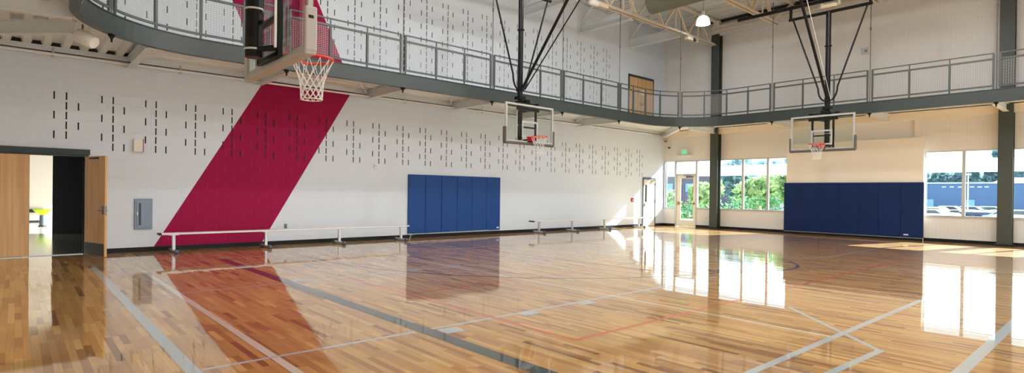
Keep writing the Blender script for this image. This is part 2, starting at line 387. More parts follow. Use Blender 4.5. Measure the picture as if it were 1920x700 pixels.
# ------------------------------------------------------------------ floor
f = MB()
f.add([(XL,YN,0),(XW+0.3,YN,0),(XW+0.3,YW,0),(XL,YW,0)], [(0,1,2,3)], 0)
_z = [0.0006]
def strip(pts, w, mi):
    _z[0] += 0.00003; z = _z[0]
    pts = [Vector((p[0], p[1], 0)) for p in pts]; vs = []
    for i, p in enumerate(pts):
        d = (pts[min(i+1, len(pts)-1)] - pts[max(i-1, 0)]).normalized(); s = Vector((-d.y, d.x, 0))
        vs += [(p.x+s.x*w/2, p.y+s.y*w/2, z), (p.x-s.x*w/2, p.y-s.y*w/2, z)]
    f.add(vs, [(2*i, 2*i+1, 2*i+3, 2*i+2) for i in range(len(pts)-1)], mi)
def arc(cx, cy, r, a0, a1, n=48): return [(cx+r*math.cos(a0+(a1-a0)*i/n), cy+r*math.sin(a0+(a1-a0)*i/n)) for i in range(n+1)]
GREY, WHITE, DARK, ORANGE, NAVY = 1, 2, 3, 4, 5
strip([(1.07,12.76),(1.07,-4)], 0.105, GREY)
strip([(1.12,12.87),(20.0,12.98)], 0.05, GREY)
strip([(1.67,11.72),(7.05,11.78),(19.5,11.95)], 0.045, WHITE)
strip([(1.70,11.72),(1.70,-4)], 0.075, WHITE)
strip([(1.13,8.90),(7.2,8.95),(12.4,8.95)], 0.045, GREY)
strip([(1.13,5.03),(3.12,5.02)], 0.05, GREY); strip([(3.32,5.02),(9.4,5.08)], 0.05, GREY)
strip([(4.18,8.9),(4.18,3.75)], 0.05, ORANGE); strip([(4.18,3.75),(18.2,3.78)], 0.05, ORANGE); strip([(4.18,6.95),(8.4,7.06)], 0.05, ORANGE)
strip([(6.46,11.9),(6.38,2.15)], 0.05, WHITE)
strip([(7.06,9.0),(7.07,6.4)], 0.05, WHITE)
strip([(7.05,11.73),(8.39,9.95),(9.1,8.25)], 0.045, GREY)
strip([(3.0,2.16),(4.57,2.15),(9.7,2.11)], 0.075, GREY)
strip([(7.65,3.12),(6.18,1.68)], 0.06, GREY); strip([(6.20,1.66),(4.3,1.76)], 0.07, GREY)
strip([(5.0,1.02),(11.0,1.02)], 0.10, GREY)
strip([(3.23,12.8),(3.23,-4)], 0.17, DARK)
strip([(4.83,12.88),(4.83,11.3)] + arc(10.85,11.3,6.02,PI,2*PI)[1:] + [(16.87,12.9)], 0.055, DARK)
strip([(9.05,12.95),(9.05,7.2),(12.65,7.2),(12.65,12.95)], 0.05, NAVY)
strip(arc(10.85,7.2,1.8,PI,2*PI,32), 0.05, NAVY)
strip(arc(11.65,6.45,1.75,0,2*PI,64), 0.06, NAVY)
strip([(18.9,5.07),(14.6,5.06),(13.7,5.35)], 0.05, GREY); strip([(18.9,8.6),(14.1,8.6),(14.1,5.1)], 0.05, GREY)
strip([(19.8,0.5),(19.8,12.9)], 0.05, GREY)
strip(arc(18.2,6.8,6.02,PI/2,1.5*PI), 0.05, GREY)
strip([(3.34,4.85),(3.58,4.84)], 0.2, GREY); strip([(3.33,9.06),(3.6,9.06)], 0.14, GREY)
strip([(4.7,9.02),(4.95,9.02)], 0.1, GREY); strip([(5.45,9.06),(5.7,9.06)], 0.1, GREY); strip([(6.4,9.02),(6.65,9.02)], 0.1, GREY)
strip([(4.55,4.94),(4.8,4.94)], 0.14, GREY); strip([(5.6,4.94),(5.85,4.94)], 0.14, GREY)
strip([(10.2,11.9),(10.2,11.5)], 0.3, NAVY)
floor = struct(f.build('floor', [MAT['floor'], MAT['ln_grey'], MAT['ln_white'], MAT['ln_dark'], MAT['ln_orange'], MAT['ln_navy']]))

# ------------------------------------------------------------------ walls
w = MB()
w.box(XL-0.3, -0.78, YW, YW+0.3, 0, ZD+0.4)
w.box(1.12, XW+0.3, YW, YW+0.3, 0, ZD+0.4)
w.box(-0.78, 1.12, YW, YW+0.3, 2.17, ZD+0.4)
def slot(x, z, h=0.163, wd=0.026):
    w.add([(x-wd/2, YW-0.002, z-h), (x+wd/2, YW-0.002, z-h), (x+wd/2, YW-0.002, z), (x-wd/2, YW-0.002, z)], [(0,1,2,3)], 1)
SP = 0.8185
for g in range(26):
    x = 0.80 + SP*g
    for r in range(6):
        z = 3.49 - 0.208*r
        if not (g == 0 and r == 5): slot(x, z)
        if r % 2 == 0: slot(x-SP/4, z)
        elif not (g == 0 and r == 5): slot(x+SP/4, z)
for g in range(23):
    x = 0.80 + SP*g
    for r in range(13):
        z = 7.63 - 0.208*r
        slot(x, z)
        slot(x-SP/4 if r % 2 == 0 else x+SP/4, z)
struct(w.build('wall_left', [MAT['block'], MAT['dark_gap']]))
b = MB(); b.box(1.16, 21.45, YW-0.012, YW, 0, 0.105); b.box(22.55, XW, YW-0.012, YW, 0, 0.105)
struct(b.build('baseboard_left', MAT['base_black']))

# window wall: strip of openings z 0.83-3.05 from Y=0.4 to 15.1, door at Y 13.6-14.6
WZ0, WZ1 = 0.84, 3.05
w = MB(); T = 0.22
w.box(XW, XW+T, YN, 15.0+0.6, WZ1, ZD+0.4)
w.box(XW, XW+T, YN, 0.4, 0, WZ1)
w.box(XW, XW+T, 0.4, 13.6, 0, WZ0); w.box(XW, XW+T, 14.62, YW+0.3, 0, WZ0)
w.box(XW, XW+T, YW, YW+0.3, WZ0, WZ1)
struct(w.build('wall_right', MAT['panel_wall']))
b = MB(); b.box(XW-0.012, XW, YN, 13.58, 0, 0.105); b.box(XW-0.012, XW, 14.66, YW, 0, 0.105)
struct(b.build('baseboard_right', MAT['base_black']))
w = MB(); w.box(XL-0.3, XW+0.3, YN-0.2, YN, 2.6, ZD+0.4); struct(w.build('wall_near_unseen', MAT['cream_paint']))  # unseen wall, shaped with a low opening to cut the fill light
w = MB(); w.box(XL-0.3, XL, YN, YW+0.3, 0, ZD+0.4)
struct(w.build('wall_back', MAT['cream_paint']))

# windows
def window(n, y0, y1, mullions, label, z0=WZ0, extra=None):
    x0, x1 = XW+0.02, XW+0.10
    root = thing('window_%d' % n, (XW+0.07, (y0+y1)/2, z0), label, 'window', kind='structure')
    fr = MB(); t = 0.045 if n > 1 else 0.025
    fr.box(x0, x1, y0, y1, WZ1-t, WZ1); fr.box(x0, x1, y0, y1, z0, z0+t); fr.box(x0, x1, y0, y0+t, z0+t, WZ1-t); fr.box(x0, x1, y1-t, y1, z0+t, WZ1-t)
    for y in mullions: fr.box(x0, x1, y-0.045, y+0.045, z0+t, WZ1-t)
    fr.build('window_frame', MAT['alu_frame'], root)
    ys = [y0+t] + list(mullions) + [y1-t]
    ys = sorted(ys)
    for a, c in zip(ys[:-1], ys[1:]):
        g = MB(); g.box(XW+0.07, XW+0.078, a+0.01, c-0.01, z0+t*0.8, WZ1-t*0.8); g.build('pane', MAT['window_glass'], root)
    s = MB(); s.box(XW-0.03, XW+0.14, y0, y1, z0-0.03, z0); s.build('window_sill', MAT['alu_frame'], root)
    return root
window(1, 14.70, 15.29, [], 'narrow tinted window between the glass entrance door and the corner')
window(2, 12.5, 13.58, [], 'single tinted window between the glass entrance door and the gray column')
window(3, 8.9, 12.5, [11.42, 10.36, 9.5], 'three pane tinted window showing the hedge and trees')
window(4, 3.0, 8.9, [3.97, 5.02, 6.0, 7.0, 8.0], 'two pane tinted window showing the parked cars and flatbed trailer')
window(5, 0.4, 3.0, [1.0, 1.95], 'tinted window beyond the thick gray column, cut by the picture edge')

# glazed entrance door with transom
root = thing('door_1', (XW+0.07, 14.11, 0), 'glazed entrance door with a push bar in a gray frame under the exit sign', 'door', kind='structure')
fr = MB(); x0, x1 = XW-0.01, XW+0.13
fr.box(x0, x1, 14.60, 14.70, 0, WZ1); fr.box(x0, x1, 13.54, 13.62, 0, WZ1); fr.box(x0, x1, 13.62, 14.60, 2.36, 2.44); fr.box(x0, x1, 13.62, 14.60, 3.0, 3.05)
fr.build('door_frame', MAT['alu_frame'], root)
g = MB(); g.box(XW+0.07, XW+0.078, 13.62, 14.60, 2.44, 3.0); g.build('transom_pane', MAT['window_glass'], root)
lf = MB(); a, c = 13.625, 14.595
lf.box(XW+0.02, XW+0.065, a, a+0.12, 0.02, 2.355); lf.box(XW+0.02, XW+0.065, c-0.2, c, 0.02, 2.355); lf.box(XW+0.02, XW+0.065, a+0.12, c-0.2, 0.02, 0.30); lf.box(XW+0.02, XW+0.065, a+0.12, c-0.2, 2.23, 2.355)
leaf = lf.build('door_leaf', MAT['cream_paint'], root)
g = MB(); g.box(XW+0.04, XW+0.048, a+0.12, c-0.2, 0.30, 2.23); g.build('door_glass', MAT['window_glass'], leaf)
h = MB(); h.tube([(XW-0.05, a+0.05, 1.07), (XW-0.05, c-0.08, 1.07)], 0.022, 10); h.box(XW-0.06, XW+0.02, a+0.03, a+0.1, 1.03, 1.11); h.box(XW-0.06, XW+0.02, c-0.14, c-0.04, 1.0, 1.15); h.build('push_bar', MAT['brass'], leaf)
h = MB(); h.box(XW-0.05, XW+0.02, a+0.12, a+0.45, 2.26, 2.32); h.bar((XW-0.03, a+0.2, 2.33), (XW-0.12, a+0.55, 2.36), 0.02); h.build('door_closer', MAT['cab_steel'], leaf)

# cream partition in front of the window, carries the navy pads
p = MB(); p.box(22.97, 23.08, 5.0, 9.5, 0, 3.52)
struct(p.build('wall_partition', MAT['cream_paint']), 'freestanding cream wall behind the navy pads', 'wall')
b = MB(); b.box(22.94, 22.97, 5.0, 9.5, 0, 0.09); struct(b.build('baseboard_partition', MAT['base_black']))
p = MB(); p.box(XW-0.10, XW, 5.12, 5.30, 3.3, 4.16); struct(p.build('trim_1', MAT['cream_paint']), 'short cream post above the end of the freestanding wall', 'trim')
p = MB(); p.box(XW-0.16, XW, YN, YW, 4.14, 4.40); p.box(XW-0.28, XW, YN, YW, 4.36, 4.40); struct(p.build('trim_2', MAT['cream_paint']), 'cream ledger beam along the window wall under the track', 'trim')
p = MB(); p.box(XL, XW, YW-0.10, YW, 4.30, 4.46); p.box(XL, XW, YW-0.14, YW, 4.30, 4.315); struct(p.build('trim_3', MAT['beam']), 'off white ledger channel along the block wall under the track', 'trim')
p = MB(); p.box(XW-0.24, XW, YN, YW, 8.46, 8.9); struct(p.build('trim_4', MAT['panel_wall']), 'cream girder along the top of the window wall', 'trim')
p = MB(); p.box(XW-0.14, XW, YN, 12.9, 9.07, 9.14); struct(p.build('trim_5', MAT['dark_gap']), 'dark strip at the gap under the roof deck along the window wall', 'trim')  # dark strip stands in for the gap under the deck

# ------------------------------------------------------------------ roof deck
def corrugated(mb, x0, x1, y0, y1, z, pitch, depth, mi=0, top=0.45):
    n = int(round((x1-x0)/pitch)); prof = []
    for i in range(n):
        a = x0 + i*pitch; s = pitch
        prof += [(a, z), (a+s*0.62, z), (a+s*0.66, z+depth), (a+s*0.96, z+depth)]
    prof.append((x0+n*pitch, z))
    vs = [(x, y0, q) for x, q in prof] + [(x, y1, q) for x, q in prof]; k = len(prof)
    mb.add(vs, [(i, i+1, k+i+1, k+i) for i in range(k-1)], mi)
d = MB(); corrugated(d, XL, XW, YN, YW, ZD, 0.2, 0.10)
d.box(XL-0.3, XW+0.4, YN, YW+0.3, ZD+0.11, ZD+0.35)
# dark flute ends along the block wall
e = d
for i in range(int((XW-XL)/0.2)):
    a = XL+i*0.2; e.add([(a+0.124, YW-0.01, ZD), (a+0.2, YW-0.01, ZD), (a+0.192, YW-0.01, ZD+0.10), (a+0.132, YW-0.01, ZD+0.10)], [(0,1,2,3)], 1)
struct(d.build('ceiling', [MAT['deck'], MAT['dark_gap']]))

# ------------------------------------------------------------------ steel in the roof
def girder(x, label, y0=12.72, y1=YW, z0=7.93, z1=8.30):
    g = MB(); t = 0.025; bw = 0.11
    g.box(x-bw, x+bw, y0, y1, z0, z0+t); g.box(x-bw, x+bw, y0, y1, z1-t, z1); g.box(x-0.012, x+0.012, y0, y1, z0+t, z1-t)
    g.box(x-0.14, x+0.14, y1-0.12, y1, z0-0.02, ZD-0.02); g.bar((x, y1-0.1, z1), (x, y1-0.9, ZD-0.05), 0.06, 0.06)
    return tag(g.build('roof_girder', MAT['beam'], loc=(x, YW, z0)), label, 'roof beam', 'roof beams fixed to the block wall')
girder(20.32, 'off white roof beam fixed to the block wall over the upper wooden door')
girder(17.06, 'off white roof beam fixed to the block wall, second from the window wall')
girder(13.98, 'off white roof beam behind the black braces of the middle basketball hoop')
girder(10.8, 'off white roof beam above the middle of the block wall, mostly out of view')

def truss(y, x0, x1, label, zb=8.0, zt=9.02, first=True):
    t = thing('roof_truss', (x1, y, zb), label, 'truss', 'cream steel roof trusses')
    c = MB()
    for s in (-1, 1):
        c.box(x0, x1, y+0.02 if s > 0 else y-0.12, y+0.12 if s > 0 else y-0.02, zb, zb+0.014)
        c.box(x0, x1, y+s*0.026-0.007, y+s*0.026+0.007, zb, zb+0.11)
    c.build('bottom_chord', MAT['truss'], t)
    c = MB()
    for s in (-1, 1):
        c.box(x0, XW-0.05, y+s*0.05-0.035, y+s*0.05+0.035, zt+0.08, zt+0.095); c.box(x0, XW-0.05, y+s*0.02-0.007, y+s*0.02+0.007, zt, zt+0.09)
    c.build('top_chord', MAT['truss'], t)
    x = x1-0.5; k = 0; step = 0.85
    while x-step > x0:
        m = MB()
        a, bb = (zb+0.05, zt+0.04) if k % 2 == 0 else (zt+0.04, zb+0.05)
        for s in (-1, 1): m.bar((x, y+s*0.03, a), (x-step, y+s*0.045, bb), 0.04, 0.06)
        m.build('web_member', MAT['truss'], t)
        if k % 2 == 0:
            m = MB(); m.bar((x-step, y, zt+0.04), (x-step, y, zb+0.05), 0.045, 0.06); m.build('web_member', MAT['truss'], t)
        x -= step; k += 1
    m = MB(); m.bar((x1-0.5, y, zb+0.05), (XW-0.3, y, zt+0.04), 0.045, 0.05); m.build('web_member', MAT['truss'], t)
    return t
truss(12.60, 11.0, 22.85, 'cream roof truss ending at the gray column, with a small box light under it')
truss(9.38, 12.5, 21.75, 'cream roof truss passing over the black hoop beam')
truss(6.02, 14.0, 21.65, 'cream roof truss end above the far hanger rod by the wall plate')

# box light under first truss
t = thing('ceiling_emergency_light', (20.9, 12.6, 7.82), 'small cream box light with two heads under the truss end', 'light')
m = MB(); m.bbox(20.55, 20.95, 12.48, 12.66, 7.84, 7.995, 0.012); m.build('housing', MAT['beige_box'], t)
m = MB(); m.lathe((21.02, 12.50, 7.90), [(0.0,0),(0.055,0),(0.055,0.1),(0.0,0.1)], 14, axis='x'); m.build('lamp_head', MAT['lens'], t)
m = MB(); m.bbox(21.14, 21.36, 12.5, 12.66, 7.84, 7.995, 0.012); m.build('end_box', MAT['beige_box'], t)
# tube light on the truss
t = thing('ceiling_strip_light', (14.7, 12.5, 7.9), 'white round ended fixture hung at the far end of the roof truss', 'light')
m = MB(); m.lathe((14.4, 12.45, 7.93), [(0.0,0),(0.09,0.0),(0.11,0.03),(0.11,0.35),(0.09,0.4),(0,0.4)], 18, axis='x'); m.build('housing', MAT['white_paint'], t)
m = MB(); m.box(14.8, 15.3, 12.38, 12.52, 7.86, 7.99); m.build('channel', MAT['truss'], t)

# pipes
m = MB(); m.tube([(XW-0.42, 14.6, 8.62), (XW-0.42, -2, 8.62)], 0.045, 10); m.tube([(XW-0.42, 12.6, 8.62), (XW-0.42, 12.6, 8.46)], 0.02, 8)
tag(m.build('sprinkler_pipe', MAT['truss'], loc=(XW-0.42, 6, 8.6)), 'thin cream pipe running below the roof truss ends along the window wall', 'pipe')
m = MB(); m.tube([(21.3, 13.9, 9.0), (21.3, -2, 9.0)], 0.035, 10)
tag(m.build('conduit_pipe', MAT['truss'], loc=(21.3, 6, 9.0)), 'cream pipe just under the roof deck, above the truss webs', 'pipe')
t = thing('hanging_sprinkler_pipe', (2, YW-0.2, 4.27), 'thin off white pipe along the top of the block wall under the track', 'pipe')
m = MB(); m.tube([(XL, YW-0.26, 4.215), (21.8, YW-0.26, 4.215)], 0.026, 8); m.build('pipe_run', MAT['white_paint'], t)
for x in (0.56, 2.88, 4.34, 6.0, 8.9, 11.9, 14.9, 17.9):
    m = MB(); m.lathe((x, YW-0.26, 4.15), [(0,0),(0.022,0.0),(0.028,0.02),(0.02,0.06),(0.02,0.2),(0,0.2)], 8); m.build('sprinkler_head', MAT['alu'], t)
# duct
t = thing('ventilation_duct', (17.3, 11.7, 8.45), 'large round olive gray ventilation duct under the roof deck', 'duct')
m = MB(); m.lathe((17.15, -4.0, 8.36), [(0.38, 0.0), (0.38, 15.9)], 32, axis='y'); m.build('duct_run', MAT['duct'], t)
m = MB(); m.lathe((17.15, 11.9, 8.36), [(0.38, 0.0), (0.385, 0.02), (0.30, 0.05), (0.0, 0.055)], 32, axis='y'); m.build('end_cap', MAT['duct'], t)
for y in (2.0, 5.0, 8.0, 11.0):
    m = MB(); m.lathe((17.15, y, 8.36), [(0.39, 0.0), (0.39, 0.04)], 32, axis='y'); m.build('seam_band', MAT['duct'], t)

# pendant high bay lamps
def pendant(x, y, z, label, power=None):
    t = thing('pendant_lamp', (x, y, z), label, 'lamp', 'bell shaped high bay lamps')
    m = MB(); prof = [(0.27, 0.0), (0.262, 0.10), (0.235, 0.22), (0.17, 0.31), (0.08, 0.345), (0.0, 0.35)]
    m.lathe((x, y, z), prof, 24); m.lathe((x, y, z), [(0.262, 0.002), (0.252, 0.10), (0.225, 0.21), (0.16, 0.30), (0.0, 0.335)], 24)
    m.build('lamp_shade', MAT['lampglow'], t)
    m = MB(); m.lathe((x, y, z+0.35), [(0.0,0),(0.06,0.0),(0.07,0.03),(0.07,0.16),(0.05,0.18),(0,0.18)], 14); m.build('ballast', MAT['white_paint'], t)
    m = MB(); m.tube([(x, y, z+0.52), (x, y, ZD)], 0.008, 6); m.build('stem', MAT['rod'], t)
    L = bpy.data.lights.new('lamp_light', 'AREA'); L.energy = power or LAMP; L.color = (0.90, 0.97, 1.06); L.shape = 'DISK'; L.size = 0.34
    lo = bpy.data.objects.new('lamp_light', L); COL.objects.link(lo); lo.parent = t; lo.location = (0, 0, 0.02)
    if not power or power > 60:
        L2 = bpy.data.lights.new('lamp_wall_fill', 'POINT'); L2.energy = (power or LAMP)*0.9; L2.color = (1.0, 0.96, 0.90); L2.shadow_soft_size = 0.12  # extra point light added below the shade to brighten the upper walls
        l2 = bpy.data.objects.new('lamp_wall_fill', L2); COL.objects.link(l2); l2.parent = t; l2.location = (0, 0, -0.16)
    return t
LAMP = 120
pendant(20.27, 11.67, 8.2, 'glowing bell shaped lamp under the roof deck beside the truss end', 25)
for i, (x, y) in enumerate(((13.0, 9.6), (7.0, 9.6), (15.8, 4.6), (12.0, 4.0), (7.0, 4.0), (2.5, 6.5), (15.6, -1.0), (11.6, -1.5), (5.5, -1.5))):  # unseen lamps added to fill the gym with light
    pendant(x, y, 8.2, ['added bell shaped fill lamp above the middle hoop, out of view', 'added bell shaped fill lamp above the orange court line, out of view', 'added bell shaped fill lamp beyond the round duct, out of view', 'added bell shaped fill lamp over the court centre, out of view', 'added bell shaped fill lamp over the dark court line, out of view', 'added bell shaped fill lamp over the hoop seen from behind, out of view', 'added bell shaped fill lamp near the thick column, out of view', 'added bell shaped fill lamp over the open side, out of view', 'added bell shaped fill lamp over the camera end, out of view'][i], [None, 120, None, None, 120, 80, None, None, 130][i])

# ------------------------------------------------------------------ columns
def column(y, w_, label):
    c = MB(); xf = 22.86; t = 0.03
    for za, zb in ((0.0, 8.5),):
        c.box(xf, xf+t, y-w_/2, y+w_/2, za, zb); c.box(XW-0.04-t, XW-0.04, y-w_/2, y+w_/2, za, zb); c.box(xf+t, XW-0.04-t, y-0.012, y+0.012, za, zb)
    root = thing('steel_column', (xf, y, 0), label, 'column', 'dark green gray wall columns')
    c.build('shaft', MAT['column'], root)
    c = MB(); c.box(xf-0.06, XW-0.02, y-w_/2-0.07, y+w_/2+0.07, 0, 0.05); c.build('base_plate', MAT['base_black'], root)
    c = MB(); c.box(xf+0.02, XW-0.1, y-0.14, y+0.14, 8.5, 9.1); c.build('top_stub', MAT['panel_wall'], root)
    return root
column(12.56, 0.36, 'dark gray steel column between the glass door and the three pane window')
column(2.90, 0.36, 'thick dark gray steel column beside the window with the parked cars')

# ------------------------------------------------------------------ elevated track
R = 2.3
path = [(0.68, YN+0.03), (0.68, 10.7)]
path += arc(2.98, 10.7, R, PI, PI/2, 20)[1:]
path += [(18.43, 13.0)]
path += arc(18.43, 10.68, 2.32, PI/2, 0, 20)[1:]
path += [(20.75, YN+0.03)]
# path runs clockwise seen from above: court side is on the right; outside offset = left
tr = thing('elevated_track', (10.7, 13.0, BZ0), 'dark gray edged running track balcony curving around the gym above the court', 'balcony')
m = MB(); m.sweep(path, [(0.0, BZ0), (-0.035, BZ0), (-0.035, BZ0+0.018), (0.0, BZ0+0.018), (0.0, BZ1-0.018), (-0.02, BZ1-0.018), (-0.02, BZ1), (0.10, BZ1), (0.10, BZ0)]); fas = m.build('edge_beam', MAT['steel_gray'], tr)
m = MB()
inner = [(p[0], p[1]) for p in path]
outer = [(XL+0.02, YN+0.03), (XL+0.02, 10.7)] + [(XL + (2.98-XL)*i/20 if i > 10 else XL, YW-0.02 if i > 10 else 10.7 + (YW-0.02-10.7)*i/10) for i in range(1, 21)] + [(18.43, YW-0.02)] + [(18.43 + (XW-0.02-18.43)*min(i, 10)/10, YW-0.02 if i <= 10 else YW-0.02 - (YW-0.02-10.68)*(i-10)/10) for i in range(1, 21)] + [(XW-0.02, YN+0.03)]
for z, s in ((4.56, 1), (4.50, -1)):
    vs = []
    for a, c in zip(inner, outer): vs += [(a[0], a[1], z), (c[0], c[1], z)]
    m.add(vs, [(2*i, 2*i+1, 2*i+3, 2*i+2) for i in range(len(inner)-1)], 0)
m.build('track_deck', MAT['beam'], tr)
m = MB()
corr = 0.313
def edge_y(x):
    if x < 0.78: return YN+0.03
    if x < 2.98: return 10.7 + math.sqrt(max(0, (R+0.09)**2-(x-2.98)**2))
    if x < 18.43: return 13.09
    if x < 20.84: return 10.68 + math.sqrt(max(0, 2.41**2-(x-18.43)**2))
    return YN+0.03
fl = []
for i in range(80):
    a = XL + 0.02 + i*corr
    fl += [(a, 4.41), (a+corr*0.18, 4.41), (a+corr*0.36, 4.41), (a+corr*0.46, 4.485), (a+corr*0.68, 4.485), (a+corr*0.90, 4.485)]
fl = [q for q in fl if q[0] < 2.0]
vs = [(x, edge_y(x), z) for x, z in fl] + [(x, YW-0.02, z) for x, z in fl]; k = len(fl)
m.add(vs, [(i, i+1, k+i+1, k+i) for i in range(k-1)], 0)
for i in range(12):
    a = XL + i*corr; m.add([(a+corr*0.36, YW-0.105, 4.41), (a+corr*1.0, YW-0.105, 4.41), (a+corr*0.90, YW-0.105, 4.485), (a+corr*0.46, YW-0.105, 4.485)], [(0,1,2,3)], 1)
xs = [2.0+0.25*i for i in range(86)]; xs = [x for x in xs if x < XW-0.02] + [XW-0.02]
vs = [(x, edge_y(x), 4.43) for x in xs] + [(x, YW-0.02, 4.43) for x in xs]; k = len(xs)
m.add(vs, [(i, i+1, k+i+1, k+i) for i in range(k-1)], 0)
for y in (13.55, 14.1, 14.65): m.box(2.0, 20.6, y-0.02, y+0.02, 4.405, 4.43)
for x in (21.4, 22.0, 22.6): m.box(x-0.02, x+0.02, YN+0.03, 12.4, 4.405, 4.43)
m.build('soffit_decking', [MAT['deck'], MAT['dark_gap']], tr)
def ibeam(a, c, z0=4.16, z1=4.41, bw=0.14):
    m = MB(); d = (Vector(c)-Vector(a)).normalized(); A = Vector((a[0], a[1], 0)); C2 = Vector((c[0], c[1], 0))
    m.bar(A+Vector((0,0,z0+0.008)), C2+Vector((0,0,z0+0.008)), bw, 0.016); m.bar(A+Vector((0,0,(z0+z1)/2)), C2+Vector((0,0,(z0+z1)/2)), 0.012, z1-z0); m.bar(A+Vector((0,0,z1-0.008)), C2+Vector((0,0,z1-0.008)), bw, 0.016)
    m.build('soffit_beam', MAT['beam'], tr)
for x in (1.92, 4.7, 7.75, 10.8, 13.85, 16.95): ibeam((x, 13.08 if x > 2.5 else 12.85), (x, YW-0.1))
ibeam((20.05, 12.35), (22.9, 15.1))
for y in (12.56, 9.35, 6.1, 2.9, -0.3): ibeam((20.85, y), (XW-0.1, y))
ibeam((0.75, 12.55), (XL+0.2, 14.9)); ibeam((0.66, 11.5), (XL+0.1, 11.75)); ibeam((0.66, 8.4), (XL+0.05, 8.4)); ibeam((0.66, 5.2), (XL+0.05, 5.2))
for x in (3.3, 6.3, 9.3, 12.3, 15.4): 
    m = MB(); m.bar((x, 13.1, 4.36), (x+1.4, YW-0.1, 4.36), 0.04, 0.06); m.build('brace_angle', MAT['beam'], tr)

# arclength helper along the track edge
cum = [0.0]
for i in range(1, len(path)): cum.append(cum[-1] + math.dist(path[i-1], path[i]))
def at(s):
    for i in range(1, len(path)):
        if s <= cum[i] or i == len(path)-1:
            k = (s-cum[i-1])/(cum[i]-cum[i-1]); a, c = path[i-1], path[i]
            return Vector((a[0]+(c[0]-a[0])*k, a[1]+(c[1]-a[1])*k, 0))
def s_of(x, y):
    best = min(((at(cum[-1]*i/4000)-Vector((x, y, 0))).length, cum[-1]*i/4000) for i in range(4001)); return best[1]
joints = [s_of(*q) for q in ((1.34, 12.24), (4.62, 13.0), (7.65, 13.0), (10.70, 13.0), (13.75, 13.0), (16.82, 13.0), (19.95, 12.42), (20.75, 9.15), (20.75, 6.0), (20.75, 2.86), (20.75, -0.3))]
joints = [joints[0]-3.0] + joints
npan = [3, 4, 3, 3, 3, 3, 4, 4, 3, 3, 3]
def subpath(s0, s1):
    n = max(2, int((s1-s0)/0.18)); return [at(s0+(s1-s0)*i/n) for i in range(n+1)]
RAIL_OUT = 0.05
def off(s):
    p = at(s); d = (at(min(s+0.05, cum[-1]))-at(max(s-0.05, 0))).normalized(); return p + Vector((-d.y, d.x, 0))*RAIL_OUT, d
rail_labels = [
 'gray railing section above the white cylinder lamp, cut by the picture top',
 'curved gray railing section with four mesh panels, partly behind the see-through backboard edge',
 'gray railing section crossing the maroon chevron behind the big white net',
 'gray railing section between the two hanger rods nearer the maroon chevron',
 'gray railing section directly behind the mast of the middle hoop',
 'gray railing section between the middle hoop mast and the upper wooden door',
 'curved gray railing section in front of the upper wooden door',
 'curved gray railing section in front of the gray column with the lamp above',
 'gray railing section behind the mast of the far end hoop',
 'gray railing section of three mesh panels between the far hoop and the thick column',
 'gray railing section in front of the thick column, cut by the picture edge']
for i, lab in enumerate(rail_labels):
    s0, s1 = joints[i]+0.07, joints[i+1]-0.07; n = npan[i]
    if i == 0: s0 = joints[0]
    c0, _ = off((s0+s1)/2)
    root = thing('railing_section', (c0.x, c0.y, BZ1), lab, 'railing', 'track railing sections')
    sp_ = [off(s0+(s1-s0)*k/max(4, int((s1-s0)/0.15)))[0] for k in range(max(4, int((s1-s0)/0.15))+1)]
    pth = [(p.x, p.y) for p in sp_]
    m = MB(); m.sweep(pth, [(-0.02, 5.585), (0.02, 5.585), (0.02, 5.615), (-0.02, 5.615)]); m.build('handrail', MAT['rail_gray'], root)
    m = MB(); m.sweep(pth, [(-0.02, 5.41), (0.02, 5.41), (0.02, 5.46), (-0.02, 5.46)]); m.build('upper_rail', MAT['rail_gray'], root)
    m = MB(); m.sweep(pth, [(-0.02, 4.65), (0.02, 4.65), (0.02, 4.695), (-0.02, 4.695)]); m.build('bottom_rail', MAT['rail_gray'], root)
    for k in range(n+1):
        p, d = off(s0+(s1-s0)*k/n); end = k in (0, n)
        m = MB(); wd = 0.05 if end else 0.058
        m.bar(p+Vector((0,0,4.66)), p+Vector((0,0,5.6 if end else 5.44)), wd, 0.05, up=d)
        m.bar(p+Vector((0,0,4.572)), p+Vector((0,0,4.67)), 0.03, 0.04, up=d)
        if not end: m.bar(p+Vector((0,0,5.44)), p+Vector((0,0,5.59)), 0.022, 0.03, up=d)
        m.build('post', MAT['rail_gray'], root)
    for k in range(n):
        a, c = s0+(s1-s0)*k/n+0.03, s0+(s1-s0)*(k+1)/n-0.03; m = MB(); q = int((c-a)/0.05); hw = 0.0036
        for j in range(1, q):
            p, d = off(a+(c-a)*j/q); m.add([p-d*hw+Vector((0,0,4.69)), p+d*hw+Vector((0,0,4.69)), p+d*hw+Vector((0,0,5.42)), p-d*hw+Vector((0,0,5.42))], [(0,1,2,3)])
        for j in range(1, 17):
            z = 4.69+0.73*j/17; pp = [off(a+(c-a)*t_/4)[0] for t_ in range(5)]
            vs = []
            for p in pp: vs += [p+Vector((0,0,z-hw)), p+Vector((0,0,z+hw))]
            m.add(vs, [(2*t_, 2*t_+2, 2*t_+3, 2*t_+1) for t_ in range(4)])
        m.build('wire_mesh', MAT['wire'], root)
rod_labels = ['thin hanger rod at the near bend of the track, beside the first railing gap', 'thin hanger rod beside the backboard seen from behind', 'thin hanger rod where the railing clears the maroon chevron', 'thin hanger rod just before the middle hoop mast', 'thin hanger rod just beyond the middle hoop braces', 'thin hanger rod beside the upper wooden door', 'thin hanger rod at the far bend under the box light', 'thin hanger rod between the lamp column and the far hoop', 'thin hanger rod beside the small gray plate on the upper wall', 'thin hanger rod beside the thick column']
